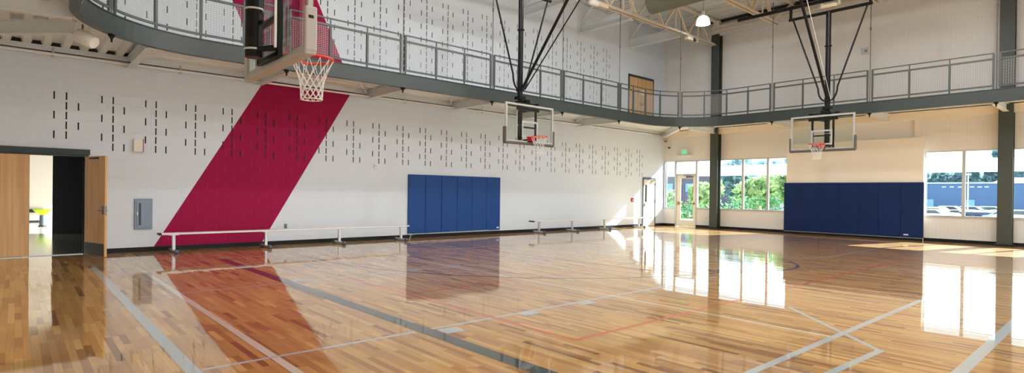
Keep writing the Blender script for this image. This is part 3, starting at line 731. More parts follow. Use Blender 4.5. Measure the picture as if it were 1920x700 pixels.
for i, lab in enumerate(rod_labels):
    p, d = off(joints[i+1]); top = 8.0
    root = thing('hanger_rod', (p.x, p.y, 4.1), lab, 'rod', 'rods hanging the track from the roof')
    m = MB(); m.tube([p+Vector((0,0,4.12)), p+Vector((0,0,9.12 if i in (0,1,2,3,4,5) else 8.6))], 0.013, 8); m.build('rod', MAT['rod'], root)
    m = MB(); m.tube([p+Vector((0,0,6.9)), p+Vector((0,0,7.0))], 0.024, 8); m.build('turnbuckle', MAT['rod'], root)
    m = MB(); m.lathe((p.x, p.y, 4.07), [(0,0),(0.015,0.0),(0.02,0.06),(0.055,0.11),(0.06,0.13),(0,0.13)], 10); m.build('end_nut', MAT['black_steel'], root)

# white cylinder lamp under the track
t = thing('hanging_cylinder_lamp', (0.92, 12.35, 4.1), 'white cylinder lamp under the track beam near the curved edge', 'lamp')
m = MB(); d = Vector((0.62, -0.55, -0.42)).normalized(); c0 = Vector((0.80, 12.55, 4.17)); m.tube([c0, c0+d*0.03, c0+d*0.31, c0+d*0.34], [0.10, 0.125, 0.125, 0.10], 20); m.build('lamp_body', MAT['white_paint'], t)
m = MB(); m.bar(c0+d*0.1, c0+d*0.1+Vector((0,0,0.22)), 0.03); m.build('bracket', MAT['rod'], t)

# ------------------------------------------------------------------ basketball hoops (local frame: board faces +x)
def make_hoop(name, loc, rz, label, rimz=3.05, front_rod='black', board_pad='board_pad', pipe=True, top=7.25, mast_r=0.075, mx=-0.42, strand=0.0028, rim_drop=0.0):
    root = thing(name, (0,0,0), label, 'basketball hoop', 'ceiling hung basketball hoops')
    z0, z1 = rimz-0.15, rimz+0.92; hw = 0.915
    m = MB()
    for a in ((-0.02, 0.03, -hw, hw, z0, z0+0.05), (-0.02, 0.03, -hw, hw, z1-0.05, z1), (-0.02, 0.03, -hw, -hw+0.05, z0+0.05, z1-0.05), (-0.02, 0.03, hw-0.05, hw, z0+0.05, z1-0.05)): m.box(*a)
    m.build('board_frame', MAT['board_gray'], root)
    m = MB(); m.box(-0.005, 0.008, -hw+0.045, hw-0.045, z0+0.045, z1-0.045); gl = m.build('glass_board', MAT['board_glass'], root)
    m = MB(); x0, x1 = 0.010, 0.014; sw, sb, st, k = 0.305, rimz, rimz+0.46, 0.05
    m.box(x0, x1, -sw, sw, st-k, st); m.box(x0, x1, -sw, -sw+k, sb, st-k); m.box(x0, x1, sw-k, sw, sb, st-k); m.box(x0, x1, -sw+k, sw-k, sb, sb+k)
    m.build('target_square', MAT['board_gray'], gl)
    # U shaped edge padding
    m = MB(); pz = z0+0.40
    m.bbox(-0.06, 0.06, -hw-0.03, hw+0.03, z0-0.06, z0+0.012, 0.02)
    for s in (-1, 1): m.bbox(-0.06, 0.06, s*hw-0.014-0.026*(s < 0), s*hw+0.014+0.026*(s > 0), z0-0.03, pz, 0.018)
    m.build('edge_padding', MAT[board_pad], root)
    if rim_drop:
        m = MB(); m.bbox(-0.03, 0.02, -hw-0.045, -hw-0.038, pz-0.12, pz-0.09, 0.003); m.build('dark_slot', MAT['lens'], root)
    # rim
    board_rim = rimz; rimz = rimz-rim_drop
    r = 0.2286; cx = 0.15+r+0.01
    m = MB(); m.tube([(cx+r*math.cos(2*PI*k/40), r*math.sin(2*PI*k/40), rimz) for k in range(40)], 0.011 if not rim_drop else 0.014, 8, closed=True)
    rim = m.build('rim', MAT['rim'], root)
    m = MB(); m.bbox(0.012, 0.16, -0.075, 0.075, rimz-0.11, rimz+0.012, 0.01); m.box(0.012, 0.03, -0.11, 0.11, rimz-0.13, rimz+0.03)
    for s in (-1, 1): m.bar((0.13, s*0.07, rimz-0.01), (0.24, s*0.165, rimz-0.005), 0.03, 0.02)
    m.build('rim_bracket', MAT['rim_red'], rim)
    # net: crossing strands that narrow downwards
    nn, rows, H = 12, 6, 0.44
    m = MB()
    def npt(k, j):
        tt = (0, 0.34, 0.5, 0.64, 0.77, 0.89, 1.0)[j]; rad = r*(1, 0.70, 0.60, 0.55, 0.53, 0.52, 0.51)[j]
        a = 2*PI*(k+0.5*(j % 2))/nn; return Vector((cx+rad*math.cos(a), rad*math.sin(a), rimz-0.012-H*tt))
    for j in range(rows):
        for k in range(nn):
            a = npt(k, j)
            for kk in ((k, k-1) if j % 2 == 0 else (k, k+1)): m.tube([a, npt(kk, j+1)], strand, 5, cap=False)
    m.tube([npt(k, rows) for k in range(nn)], 0.006, 5, closed=True)
    m.build('net', MAT['net'], rim)
    # support steel
    rimz = board_rim
    mb = rimz-0.12
    m = MB(); m.tube([(mx, 0, mb), (mx, 0, top)], mast_r, 16); mast = m.build('mast', MAT['black_steel'], root)
    for z in (rimz-0.05, rimz+0.37):
        m = MB(); m.lathe((mx, 0, z), [(mast_r+0.004, 0), (mast_r+0.012, 0.004), (mast_r+0.012, 0.02), (mast_r+0.004, 0.024)], 18); m.build('clamp_ring', MAT['alu'], mast)
    m = MB()
    for s in (-1, 1):
        m.box(-0.10, -0.05, s*0.30-0.025, s*0.30+0.025, z0+0.03, z1-0.08)
    m.box(-0.10, -0.05, -0.42, 0.42, z1-0.16, z1-0.07); m.box(-0.10, -0.05, -0.33, 0.33, z0+0.42, z0+0.46); m.box(-0.10, -0.05, -0.33, 0.33, z0+0.02, z0+0.07)
    m.box(-0.10, -0.03, -0.84, 0.84, z1-0.085, z1-0.06)
    for z in (z1-0.12, z0+0.12):
        for s in (-1, 1): m.bar((mx, s*0.06, z-0.02), (-0.08, s*0.24, z), 0.04, 0.05)
    m.build('board_carrier', MAT['black_steel'], root)
    m = MB(); m.bar((-0.135, -0.36, rimz-0.06), (-0.135, -0.36, z1-0.12), 0.022); m.build('height_strut', MAT['white_paint'], root)
    m = MB(); m.tube([(-0.12, -0.36, z1+0.06), (-0.12, 0.36, z1+0.06)], 0.016, 8)
    for y in (-0.38, 0.38): m.bbox(-0.17, -0.07, y-0.04, y+0.04, z1+0.02, z1+0.09, 0.008)
    m.bbox(mx-0.1, -0.06, -0.07, 0.07, z1+0.06, z1+0.16, 0.01); m.bbox(mx-0.12, mx+0.12, -0.12, 0.12, z1+0.20, z1+0.30, 0.015)
    m.build('top_clamp', MAT['black_steel'], root)
    # bent side braces
    for s in (-1, 1):
        pts = [(mx, s*1.08, top)] + [(mx, s*(1.08-0.8*k/6), top-(top-(rimz+1.82))*k/6) for k in range(1, 7)]
        pts += [(mx, s*0.28*math.cos(a)**0.8 if math.cos(a) > 0 else 0, rimz+1.82-0.42*math.sin(a)) for a in (0.3, 0.6, 0.9, 1.2, 1.5)]
        m = MB(); m.tube(pts, 0.026, 10); m.build('side_brace', MAT['black_steel'], root)
    m = MB(); m.tube([(mx+0.06, 0.02, rimz+1.42), (mx+2.6, 0.02, rimz+4.55)], 0.042, 10); m.build('fold_brace', MAT['black_steel'], root)
    m = MB(); m.tube([(mx+0.07, 0.12, rimz+1.42), (mx+3.0, 0.3, rimz+4.6)], 0.018 if front_rod == 'black' else 0.008, 8); m.build('pull_rod', MAT['black_steel'] if front_rod == 'black' else MAT['white_paint'], root)
    m = MB(); m.bbox(mx-0.13, mx+0.13, -0.05, 0.05, rimz+1.36, rimz+1.5, 0.02); m.lathe((mx, 0, rimz+3.1), [(mast_r+0.002,0),(mast_r+0.03,0.01),(mast_r+0.03,0.04),(mast_r+0.002,0.05)], 16); m.build('brace_clamp', MAT['black_steel'], root)
    m = MB(); m.tube([(mx, -1.2, top), (mx, 1.2, top)], 0.05, 12)
    for y in (-1.15, 1.15): m.bbox(mx-0.03, mx+0.03, y-0.04, y+0.04, top, top+0.42, 0.008)
    m.build('cross_bar', MAT['black_steel'], root)
    m = MB(); m.tube([(mx-0.1, -3.0, top+0.42), (mx-0.1, 2.2, top+0.42)], 0.06, 12); m.build('carrier_beam', MAT['black_steel'], root)
    m = MB(); m.bbox(mx-0.12, mx+0.12, -0.2, 0.2, top+0.12, top+0.24, 0.02); m.lathe((mx+0.05, -0.26, top+0.18), [(0,0),(0.06,0),(0.06,0.52),(0,0.52)], 16, axis='y'); m.box(mx-0.18, mx-0.12, -0.28, -0.22, top+0.2, top+0.42); m.box(mx-0.18, mx-0.12, 0.22, 0.28, top+0.2, top+0.42)
    m.build('winch', MAT['beige_box'], root)
    root.location = (loc[0], loc[1], 0); root.rotation_euler = (0, 0, rz)
    return root
make_hoop('basketball_hoop', (10.85, 11.55), -PI/2, 'glass basketball hoop on a black mast in front of the block wall', rimz=3.02)
make_hoop('basketball_hoop', (18.62, 6.66), PI, 'glass basketball hoop facing us in front of the navy padded wall', front_rod='cable', rimz=3.06)
make_hoop('basketball_hoop', (2.10, 6.24), 0, 'large basketball hoop seen from behind, its white net over the maroon chevron', rimz=2.97, board_pad='board_pad_light', mast_r=0.085, mx=-0.235, strand=0.004, rim_drop=0.035)

# ------------------------------------------------------------------ benches
def bench(x0, x1, y, legs, label, caps):
    root = thing('bench', ((x0+x1)/2, y, 0), label, 'bench', 'long aluminium benches by the block wall')
    m = MB(); m.bbox(x0, x1, y-0.12, y+0.12, 0.415, 0.455, 0.008); m.build('seat_plank', MAT['bench_white'], root)
    for x in caps:
        m = MB(); m.bbox(x-0.03, x+0.03, y-0.125, y+0.125, 0.41, 0.46, 0.008); m.build('end_cap', MAT['rubber_black'], root)
    for x in legs:
        m = MB(); m.bbox(x-0.035, x+0.035, y-0.035, y+0.035, 0.06, 0.405, 0.012); m.box(x-0.09, x+0.09, y-0.1, y+0.1, 0.40, 0.416); lg = m.build('leg', MAT['alu'], root)
        m = MB(); m.bbox(x-0.03, x+0.03, y-0.28, y+0.26, 0.025, 0.075, 0.01); m.build('foot_bar', MAT['alu'], lg)
        for s in (-0.30, 0.27):
            m = MB(); m.lathe((x-0.04, y+s, 0.046), [(0,0),(0.04,0.0),(0.046,0.01),(0.046,0.07),(0.04,0.08),(0,0.08)], 16, axis='x'); m.build('wheel', MAT['foot_blue'], lg)
    return root
bench(2.42, 8.80, 14.66, (2.70, 4.72, 6.66, 8.58), 'long white bench on gray posts in front of the maroon chevron and outlet', (2.42,))
bench(14.05, 21.1, 14.72, (14.36, 16.15, 18.1, 20.45), 'long white bench on gray posts between the blue pads and the far door', (13.98, 21.15))
# low rail in front of the blue pads
t = thing('floor_rail', (9.1, 14.9, 0), 'low bent silver rail on the floor in front of the blue pads', 'rail')
m = MB(); m.tube([(8.95, 14.78, 0.015), (9.12, 14.98, 0.13), (9.3, 15.02, 0.145), (12.3, 15.16, 0.15)], 0.014, 8); m.build('rail_bar', MAT['alu'], t)

# ------------------------------------------------------------------ wall pads
pl = ['touching the bench end, first from the maroon chevron', 'on the block wall, second from the maroon chevron', 'on the block wall, third from the maroon chevron', 'on the block wall, fourth from the maroon chevron', 'on the block wall, fifth from the maroon chevron', 'with a white tag, last from the maroon chevron']
px0, px1 = 9.17, 12.93; pw = (px1-px0)/6
for i in range(6):
    a = px0+pw*i
    t = thing('wall_pad', (a+pw/2, YW, 0.14), 'blue wall pad ' + pl[i], 'wall pad', 'blue pads on the block wall')
    m = MB(); m.bbox(a+0.003, a+pw-0.003, YW-0.06, YW-0.004, 0.14, 2.0, 0.018, seg=3); m.build('padding', MAT['pad_blue'], t)
    m = MB(); m.box(a+0.01, a+pw-0.01, YW-0.045, YW-0.002, 0.11, 0.14); m.build('nailing_strip', MAT['alu'], t)
    if i == 5:
        m = MB(); m.box(a+pw-0.16, a+pw-0.06, YW-0.0625, YW-0.0605, 0.20, 0.25); m.build('tag_patch', MAT['label_white'], t)
pl = ['touching the three pane window, first in its row', 'second in its row from the three pane window', 'third in its row from the three pane window', 'fourth in its row from the three pane window', 'fifth in its row from the three pane window', 'sixth in its row from the three pane window', 'with a white tag, beside the window with parked cars']
py0, py1 = 4.97, 9.56; pw = (py1-py0)/7
for i in range(7):
    a = py1-pw*i
    t = thing('wall_pad', (22.9, a-pw/2, 0.08), 'navy wall pad ' + pl[i], 'wall pad', 'navy pads on the freestanding wall')
    m = MB(); m.bbox(22.90, 22.966, a-pw+0.002, a-0.002, 0.10, 1.99, 0.012, seg=3); m.build('padding', MAT['pad_navy'], t)
    m = MB(); m.box(22.925, 22.968, a-pw, a, 0.08, 0.10); m.build('nailing_strip', MAT['alu'], t)
    if i == 6:
        m = MB(); m.box(22.8965, 22.8995, a-pw+0.42, a-pw+0.56, 0.17, 0.215); m.build('tag_patch', MAT['label_white'], t)

# ------------------------------------------------------------------ doors in the block wall
# double door near the camera: one leaf shut, one open into the gym
t = thing('door_2', (0.17, YW, 0), 'double wooden door in a dark frame, one leaf standing open', 'door', kind='structure')
m = MB(); m.box(-0.84, 1.21, YW-0.05, YW+0.12, 2.17, 2.285); m.box(1.12, 1.19, YW-0.02, YW+0.28, 0, 2.17); m.box(-0.84, -0.78, YW-0.02, YW+0.28, 0, 2.17); m.box(-0.78, 1.12, YW+0.0, YW+0.2, 2.13, 2.17); m.build('door_frame', MAT['door_dark'], t)
m = MB(); m.box(-0.78, 0.215, YW+0.02, YW+0.065, 0.01, 2.13); lf = m.build('door_leaf', MAT['door_wood'], t)
m = MB(); m.box(-0.76, 0.12, YW+0.012, YW+0.019, 0.02, 0.03); m.build('door_sweep', MAT['cab_steel'], lf)
hinge = Vector((1.125, YW-0.03, 0)); dr = Vector((0.30, -0.954, 0)).normalized(); nr = Vector((-dr.y, dr.x, 0)); Wd = 0.90
def leafbox(mb, s0, s1, t0, t1, z0, z1):
    P = [hinge+dr*s+nr*q for s, q in ((s0, t0), (s1, t0), (s1, t1), (s0, t1))]
    mb.add([(p.x, p.y, z0) for p in P] + [(p.x, p.y, z1) for p in P], [(3,2,1,0),(4,5,6,7),(0,1,5,4),(1,2,6,5),(2,3,7,6),(3,0,4,7)])
m = MB(); leafbox(m, 0, Wd, 0, 0.045, 0.01, 2.13); lf = m.build('door_leaf', MAT['door_wood'], t)
m = MB(); leafbox(m, 0.02, Wd-0.03, -0.006, -0.001, 0.02, 0.28); m.build('kick_plate', MAT['door_dark'], lf)
m = MB(); leafbox(m, 0.2, 0.62, -0.012, -0.001, 2.07, 2.10); m.build('door_closer_track', MAT['lens'], lf)
for sgn in (-1, 1):
    m = MB(); q = -0.035 if sgn < 0 else 0.08
    pp = [hinge+dr*(Wd-0.07)+nr*(0.0 if sgn < 0 else 0.045)+Vector((0,0,0.98)), hinge+dr*(Wd-0.07)+nr*q+Vector((0,0,0.98)), hinge+dr*(Wd-0.2)+nr*q+Vector((0,0,0.98))]
    m.tube(pp, 0.011, 8); leafbox(m, Wd-0.11, Wd-0.04, -0.006 if sgn < 0 else 0.046, -0.001 if sgn < 0 else 0.051, 0.90, 1.08); m.build('handle', MAT['cab_steel'], lf)
m = MB(); leafbox(m, Wd, Wd+0.003, 0.01, 0.035, 0.88, 1.08); m.build('latch_plate', MAT['cab_steel'], lf)

# far door (pale, narrow window)
def far_door(n, x0, x1, z0, z1, label, wood, pair=False):
    t = thing('door_%d' % n, ((x0+x1)/2, YW, z0), label, 'door', kind='structure')
    m = MB(); k = 0.06
    m.box(x0, x0+k, YW-0.04, YW, z0, z1); m.box(x1-k, x1, YW-0.04, YW, z0, z1); m.box(x0+k, x1-k, YW-0.04, YW, z1-0.10, z1)
    m.build('door_frame', MAT['door_dark'] if wood else MAT['foot_blue'], t)
    lv = [(x0+k, x1-k)] if not pair else [(x0+k, (x0+x1)/2-0.004), ((x0+x1)/2+0.004, x1-k)]
    for i, (a, c) in enumerate(lv):
        m = MB(); m.box(a, c, YW-0.03, YW-0.004, z0+0.01, z1-0.10); lf = m.build('door_leaf', MAT['door_wood'] if wood else MAT['cream_paint'], t)
        hx = (c-0.07) if (pair and i == 0) else (a+0.07)
        m = MB(); m.bbox(hx-0.03, hx+0.03, YW-0.05, YW-0.031, z0+0.92, z0+1.06, 0.004); m.tube([(hx, YW-0.07, z0+1.0), (hx+(0.12 if not pair else -0.12 if i == 0 else 0.12), YW-0.07, z0+1.0)], 0.011, 8); m.build('handle', MAT['cab_steel'], lf)
        if not wood:
            m = MB(); m.box(a+0.12, a+0.24, YW-0.036, YW-0.029, z0+1.12, z0+1.92); m.build('vision_panel', MAT['lens'], lf)
            for hz in (0.3, 1.1, 1.9):
                m = MB(); m.tube([(c+0.005, YW-0.045, z0+hz), (c+0.005, YW-0.045, z0+hz+0.11)], 0.014, 8); m.build('hinge', MAT['rubber_black'], lf)
            m = MB(); m.box(c-0.34, c-0.08, YW-0.075, YW-0.03, z1-0.19, z1-0.13); m.bar((c-0.12, YW-0.06, z1-0.11), (c+0.02, YW-0.2, z1-0.1), 0.02); m.build('door_closer', MAT['brass'], lf)
    return t
far_door(3, 21.50, 22.50, 0, 2.25, 'cream side door with a narrow black window beyond the far bench', False)
d4 = far_door(4, 20.33, 22.24, 4.56, 6.82, 'upper wooden double door on the running track level', True, pair=True)
m = MB(); m.box(21.22, 21.5, YW-0.036, YW-0.031, 5.98, 6.2); tag(m.build('door_notice', MAT['paper'], loc=(21.36, YW-0.03, 6.0)), 'small white paper notice on the upper wooden door', 'notice')

# corridor behind the open door
c = MB(); c.box(-3.5, 4.5, YW+0.3, 30.2, -0.05, 0.0); struct(c.build('floor_corridor', MAT['spill']))
c = MB(); c.box(-3.5, 4.5, 30.0, 30.2, 0, 3.0); c.box(-3.7, -3.5, YW+0.3, 30.2, 0, 3.0); struct(c.build('wall_corridor', MAT['corridor_white']))
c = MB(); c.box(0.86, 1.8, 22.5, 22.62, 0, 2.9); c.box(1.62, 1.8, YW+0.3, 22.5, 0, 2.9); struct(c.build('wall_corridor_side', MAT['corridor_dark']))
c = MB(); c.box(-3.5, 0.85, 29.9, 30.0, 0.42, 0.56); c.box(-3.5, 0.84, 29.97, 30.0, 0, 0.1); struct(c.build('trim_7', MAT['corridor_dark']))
c = MB(); c.box(-3.5, 4.5, YW+0.3, 30.2, 2.9, 3.0); struct(c.build('ceiling_corridor', MAT['corridor_white']))
t = thing('ceiling_fill_light', (-1.2, 27.0, 2.86), 'unseen ceiling light added to brighten the corridor behind the open door', 'light')  # unseen fixture added as fill light for the corridor
m = MB(); m.box(-1.8, -0.6, 26.4, 27.6, 2.86, 2.9); m.build('diffuser', MAT['lampglow'], t)
L = bpy.data.lights.new('corridor_fill', 'AREA'); L.energy = 32; L.size = 1.1; L.color = (1, 0.95, 0.88); lo = bpy.data.objects.new('corridor_fill', L); COL.objects.link(lo); lo.parent = t; lo.location = (0, 0, -0.03)
t = thing('stool', (0.74, 26.9, 0), 'lime green seat on a gray pedestal standing in the corridor', 'stool')
m = MB(); m.lathe((0.74, 26.9, 0.42), [(0.0,0.0),(0.08,0.01),(0.17,0.07),(0.27,0.19),(0.29,0.22),(0.25,0.22),(0.14,0.14),(0.0,0.12)], 24); m.build('seat', MAT['lime'], t)
m = MB(); m.tube([(0.74, 26.9, 0.05), (0.74, 26.9, 0.43)], [0.09, 0.08], 16); m.build('pedestal', MAT['cab_steel'], t)
m = MB(); m.lathe((0.74, 26.9, 0.0), [(0,0),(0.12,0),(0.12,0.04),(0.08,0.06),(0,0.06)], 18); m.build('base', MAT['rubber_black'], t)

# ------------------------------------------------------------------ things on the walls
t = thing('extinguisher_cabinet', (2.2, YW, 0.52), 'stainless steel fire extinguisher cabinet on the block wall beside the maroon chevron', 'cabinet')
m = MB(); x0, x1, z0, z1 = 2.03, 2.38, 0.52, 1.22
m.bbox(x0, x1, YW-0.035, YW-0.001, z0, z1, 0.006); m.build('cabinet_frame', MAT['cab_steel'], t)
m = MB(); m.bbox(x0+0.04, x1-0.04, YW-0.046, YW-0.036, z0+0.04, z1-0.04, 0.003); dd = m.build('door', MAT['cab_steel'], t)
m = MB(); m.box(x0+0.08, x0+0.125, YW-0.0485, YW-0.0465, z0+0.09, z1-0.10); m.build('glass_slot', MAT['lens'], dd)
m = MB(); m.box(x0+0.045, x0+0.06, YW-0.06, YW-0.046, z0+0.32, z0+0.40); m.build('latch', MAT['alu'], dd)
t = thing('wall_bracket', (2.12, YW, 2.29), 'small beige wall box with a maroon edge between the slots', 'wall box')
m = MB(); m.box(2.0, 2.17, YW-0.10, YW-0.001, 2.29, 2.58); m.build('box_body', MAT['cream_paint'], t)
m = MB(); m.box(2.17, 2.185, YW-0.105, YW-0.001, 2.285, 2.585); m.build('edge_plate', MAT['maroon'], t)
def wallbox(name, x, z, w_, h_, dp, label, cat, m1, extra=None):
    t = thing(name, (x, YW, z), label, cat)
    m = MB(); m.bbox(x-w_/2, x+w_/2, YW-dp, YW-0.001, z, z+h_, 0.006); m.build('housing', m1, t)
    if extra: extra(t)
    return t
def lensp(x, z): 
    def fn(t):
        m = MB(); m.bbox(x-0.035, x+0.035, YW-0.075, YW-0.051, z, z+0.05, 0.008); m.build('strobe_lens', MAT['alu'], t)
    return fn
wallbox('alarm_strobe', 8.06, 2.13, 0.12, 0.14, 0.05, 'white alarm strobe on the block wall above the bench, before the blue pads', 'alarm', MAT['white_paint'], lensp(8.06, 2.18))
wallbox('alarm_strobe', 20.33, 2.2, 0.14, 0.16, 0.05, 'white alarm strobe on the block wall beside the cream side door', 'alarm', MAT['white_paint'], lensp(20.33, 2.25))
def pull(t):
    m = MB(); m.box(20.66, 20.76, YW-0.07, YW-0.05, 1.19, 1.215); m.build('pull_bar', MAT['label_white'], t)
wallbox('fire_alarm_pull', 20.71, 1.12, 0.15, 0.17, 0.05, 'red fire alarm pull station beside the cream side door', 'alarm', MAT['red'], pull)
def sock(x, z, yy=YW, ax='y'):
    def fn(t):
        m = MB()
        for dz in (0.03, 0.075): m.box(x-0.012, x+0.012, YW-0.0125, YW-0.0105, z+dz, z+dz+0.022)
        m.build('socket_slots', MAT['lens'], t)
    return fn
wallbox('wall_outlet', 5.43, 0.43, 0.08, 0.125, 0.01, 'gray wall outlet on the block wall just above the bench', 'outlet', MAT['cab_steel'], sock(5.43, 0.43))
# on the window wall
t = thing('wall_outlet', (XW, 13.05, 0.40), 'small white outlet low on the wall beside the glass entrance door', 'outlet')
m = MB(); m.bbox(XW-0.012, XW-0.001, 13.01, 13.09, 0.38, 0.50, 0.003); m.build('cover_plate', MAT['white_paint'], t)
m = MB(); m.box(XW-0.014, XW-0.012, 13.038, 13.062, 0.41, 0.47); m.build('socket_slots', MAT['lens'], t)
t = thing('wall_plate', (XW, 6.85, 6.7), 'small gray plate high on the upper window wall', 'wall plate')
m = MB(); m.bbox(XW-0.02, XW-0.001, 6.75, 7.0, 6.68, 6.92, 0.004); m.build('cover_plate', MAT['alu_frame'], t)
m = MB(); m.box(XW-0.026, XW-0.02, 6.80, 6.88, 6.76, 6.84); m.build('button', MAT['cab_steel'], t)
t = thing('security_camera', (XW, 14.98, 3.6), 'small black dome camera on the wall beside the exit sign', 'camera')
m = MB(); m.lathe((XW-0.07, 14.98, 3.64), [(0,-0.0),(0.05,0.01),(0.06,0.04),(0.0601,0.07)], 14); m.build('dome', MAT['lens'], t)
m = MB(); m.bbox(XW-0.08, XW-0.001, 14.93, 15.03, 3.70, 3.73, 0.004); m.build('mount', MAT['white_paint'], t)
t = thing('security_camera', (22.9, 15.1, 3.95), 'small gray bracket camera in the corner under the track', 'camera')
m = MB(); m.bar((23.17, 15.14, 4.02), (22.9, 15.02, 3.96), 0.09, 0.08); m.bar((23.12, 15.12, 4.0), (23.12, YW-0.002, 4.05), 0.05, 0.05); m.build('camera_body', MAT['alu_frame'], t)
m = MB(); m.tube([(22.92, 15.03, 3.965), (22.87, 15.01, 3.955)], 0.03, 10); m.build('lens_tube', MAT['lens'], t)
t = thing('exit_sign', (XW, 14.18, 3.27), 'green lit exit sign inside a clear wire guard above the glass entrance door', 'sign')
m = MB(); m.bbox(XW-0.07, XW-0.001, 14.02, 14.36, 3.33, 3.60, 0.008); m.build('sign_housing', MAT['white_paint'], t)
m = MB(); m.box(XW-0.073, XW-0.0705, 14.06, 14.29, 3.35, 3.51); m.build('green_face', MAT['exit_green'], t)
m = MB()
for y in (13.80, 14.02, 14.16, 14.30, 14.52): m.tube([(XW, y, 3.30), (XW-0.15, y, 3.30), (XW-0.15, y, 3.66), (XW, y, 3.70)], 0.004, 6)
m.box(XW-0.16, XW-0.001, 13.78, 14.54, 3.275, 3.30)
for z in (3.42, 3.54, 3.66): m.tube([(XW-0.15, 13.8, z), (XW-0.15, 14.52, z)], 0.004, 6)
m.build('wire_guard', MAT['white_paint'], t)

# ------------------------------------------------------------------ outdoors
g = MB(); g.add([(XW+0.3,-80,-0.02),(160,-80,-0.02),(160,120,-0.02),(XW+0.3,120,-0.02)], [(0,1,2,3)]); struct(g.build('ground', MAT['asphalt']))
g = MB(); g.add([(-60,-80,-0.03),(XW+0.3,-80,-0.03),(XW+0.3,YN,-0.03),(-60,YN,-0.03)], [(0,1,2,3)]); struct(g.build('ground_near_bounce', MAT['asphalt']))  # unseen ground added to bounce light in through the near opening
g = MB(); g.add([(28,12,0.0),(41,12,0.0),(41,60,0.0),(28,60,0.0)], [(0,1,2,3)]); g.add([(38,-10,0.0),(41.5,-10,0.0),(41.5,12,0.0),(38,12,0.0)], [(0,1,2,3)]); tag(g.build('grass', MAT['lawn']), 'pale lawn strip outside the windows in front of the hedge', 'grass', kind='stuff')

rnd = random.Random(7)
def foliage(blobs, n, size):
    m = MB(); tot = sum(r**2 for *_, r in blobs)
    for cx, cy, cz, r in blobs:
        for _ in range(int(n*r*r/tot)):
            v = Vector((rnd.gauss(0,1), rnd.gauss(0,1), rnd.gauss(0,1))).normalized()*r*(rnd.random()**0.25); p = Vector((cx, cy, cz))+v*Vector((1,1,0.85)).length/1.7
            if p.z < 0.03: continue
            a = Vector((rnd.gauss(0,1), rnd.gauss(0,1), rnd.gauss(0,1))).normalized(); b2 = a.cross(Vector((rnd.gauss(0,1), rnd.gauss(0,1), rnd.gauss(0,1)))).normalized(); s = size*(0.6+0.8*rnd.random())
            m.add([p-a*s, p+b2*s*0.5, p+a*s, p-b2*s*0.5], [(0,1,2,3)])
    return m
def tree(x, y, h, r, label, lm, n=1500, size=0.22):
    t = thing('tree', (x, y, 0), label, 'tree', 'trees outside the windows')
    blobs = [(x+rnd.uniform(-.5,.5)*r, y+rnd.uniform(-.6,.6)*r, h*rnd.uniform(0.5, 0.92), r*rnd.uniform(0.45, 0.65)) for _ in range(9)] + [(x, y, h*0.6, r*0.8)]
    foliage(blobs, n, size).build('crown', MAT[lm], t)
    m = MB(); m.tube([(x, y, 0), (x+0.1, y, h*0.35), (x, y+0.1, h*0.7)], [0.14, 0.10, 0.05], 8); m.build('trunk', MAT['bark'], t)
    return t
tree(35.0, 19.9, 2.3, 1.1, 'light green tree behind the column side of the glass door', 'leaf')
tree(36.0, 16.7, 2.7, 1.3, 'bright green tree filling the first pane of the three pane window', 'leaf')
tree(38.4, 14.9, 2.6, 1.1, 'bright green tree seen in the middle pane above the hedge', 'leaf')
tree(33.2, 13.3, 2.9, 1.0, 'pale green tree in the pane next to the navy pads', 'leaf')
tree(45.0, 22.3, 3.6, 1.9, 'dark hazy tree behind the bright trees, nearer the column', 'leaf_far', 1400, 0.3)
tree(45.0, 17.2, 3.6, 1.9, 'dark hazy tree behind the bright trees, nearer the navy pads', 'leaf_far', 1400, 0.3)
tree(33.0, 21.6, 1.7, 0.9, 'small rounded green shrub tree seen through the glass door', 'leaf', 700, 0.15)
for i, (y, h, r) in enumerate(((18.6, 4.5, 1.25), (15.6, 4.4, 1.25), (12.9, 4.6, 1.1), (10.6, 7.4, 0.95), (21.6, 4.6, 1.25), (8.2, 4.8, 0.9))):
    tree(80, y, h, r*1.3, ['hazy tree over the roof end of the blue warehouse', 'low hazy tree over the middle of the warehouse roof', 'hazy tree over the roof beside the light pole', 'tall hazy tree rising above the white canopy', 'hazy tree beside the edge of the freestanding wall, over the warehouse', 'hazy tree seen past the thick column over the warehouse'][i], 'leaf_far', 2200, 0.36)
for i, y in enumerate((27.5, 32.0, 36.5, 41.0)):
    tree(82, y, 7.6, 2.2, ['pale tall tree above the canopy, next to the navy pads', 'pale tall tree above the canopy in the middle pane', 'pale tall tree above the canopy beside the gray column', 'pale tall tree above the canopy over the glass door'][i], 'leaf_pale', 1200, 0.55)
def hedge(x, y0, y1, h, label):
    bl = []
    y = y0
    while y < y1: bl.append((x+rnd.uniform(-.15,.15), y, h*0.5, h*0.62)); y += 0.45
    o = foliage(bl, int(220*(y1-y0)), 0.13).build('hedge', MAT['leaf_hedge'], loc=(x, (y0+y1)/2, 0)); return tag(o, label, 'hedge', 'clipped hedges outside the windows')
hedge(31.0, 13.2, 16.2, 1.35, 'clipped green hedge under the three pane window trees')
hedge(31.5, 18.2, 21.0, 0.95, 'low clipped hedge seen through the glass entrance door')
t = thing('traffic_cone', (29.2, 13.4, 0), 'small orange cone in front of the hedge', 'cone')
m = MB(); m.lathe((29.2, 13.4, 0.05), [(0.16,0),(0.05,0.85),(0.0,0.86)], 14); m.build('cone_shell', MAT['orange'], t)
m = MB(); m.bbox(29.0, 29.4, 13.2, 13.6, 0, 0.05, 0.01); m.build('foot', MAT['orange'], t)

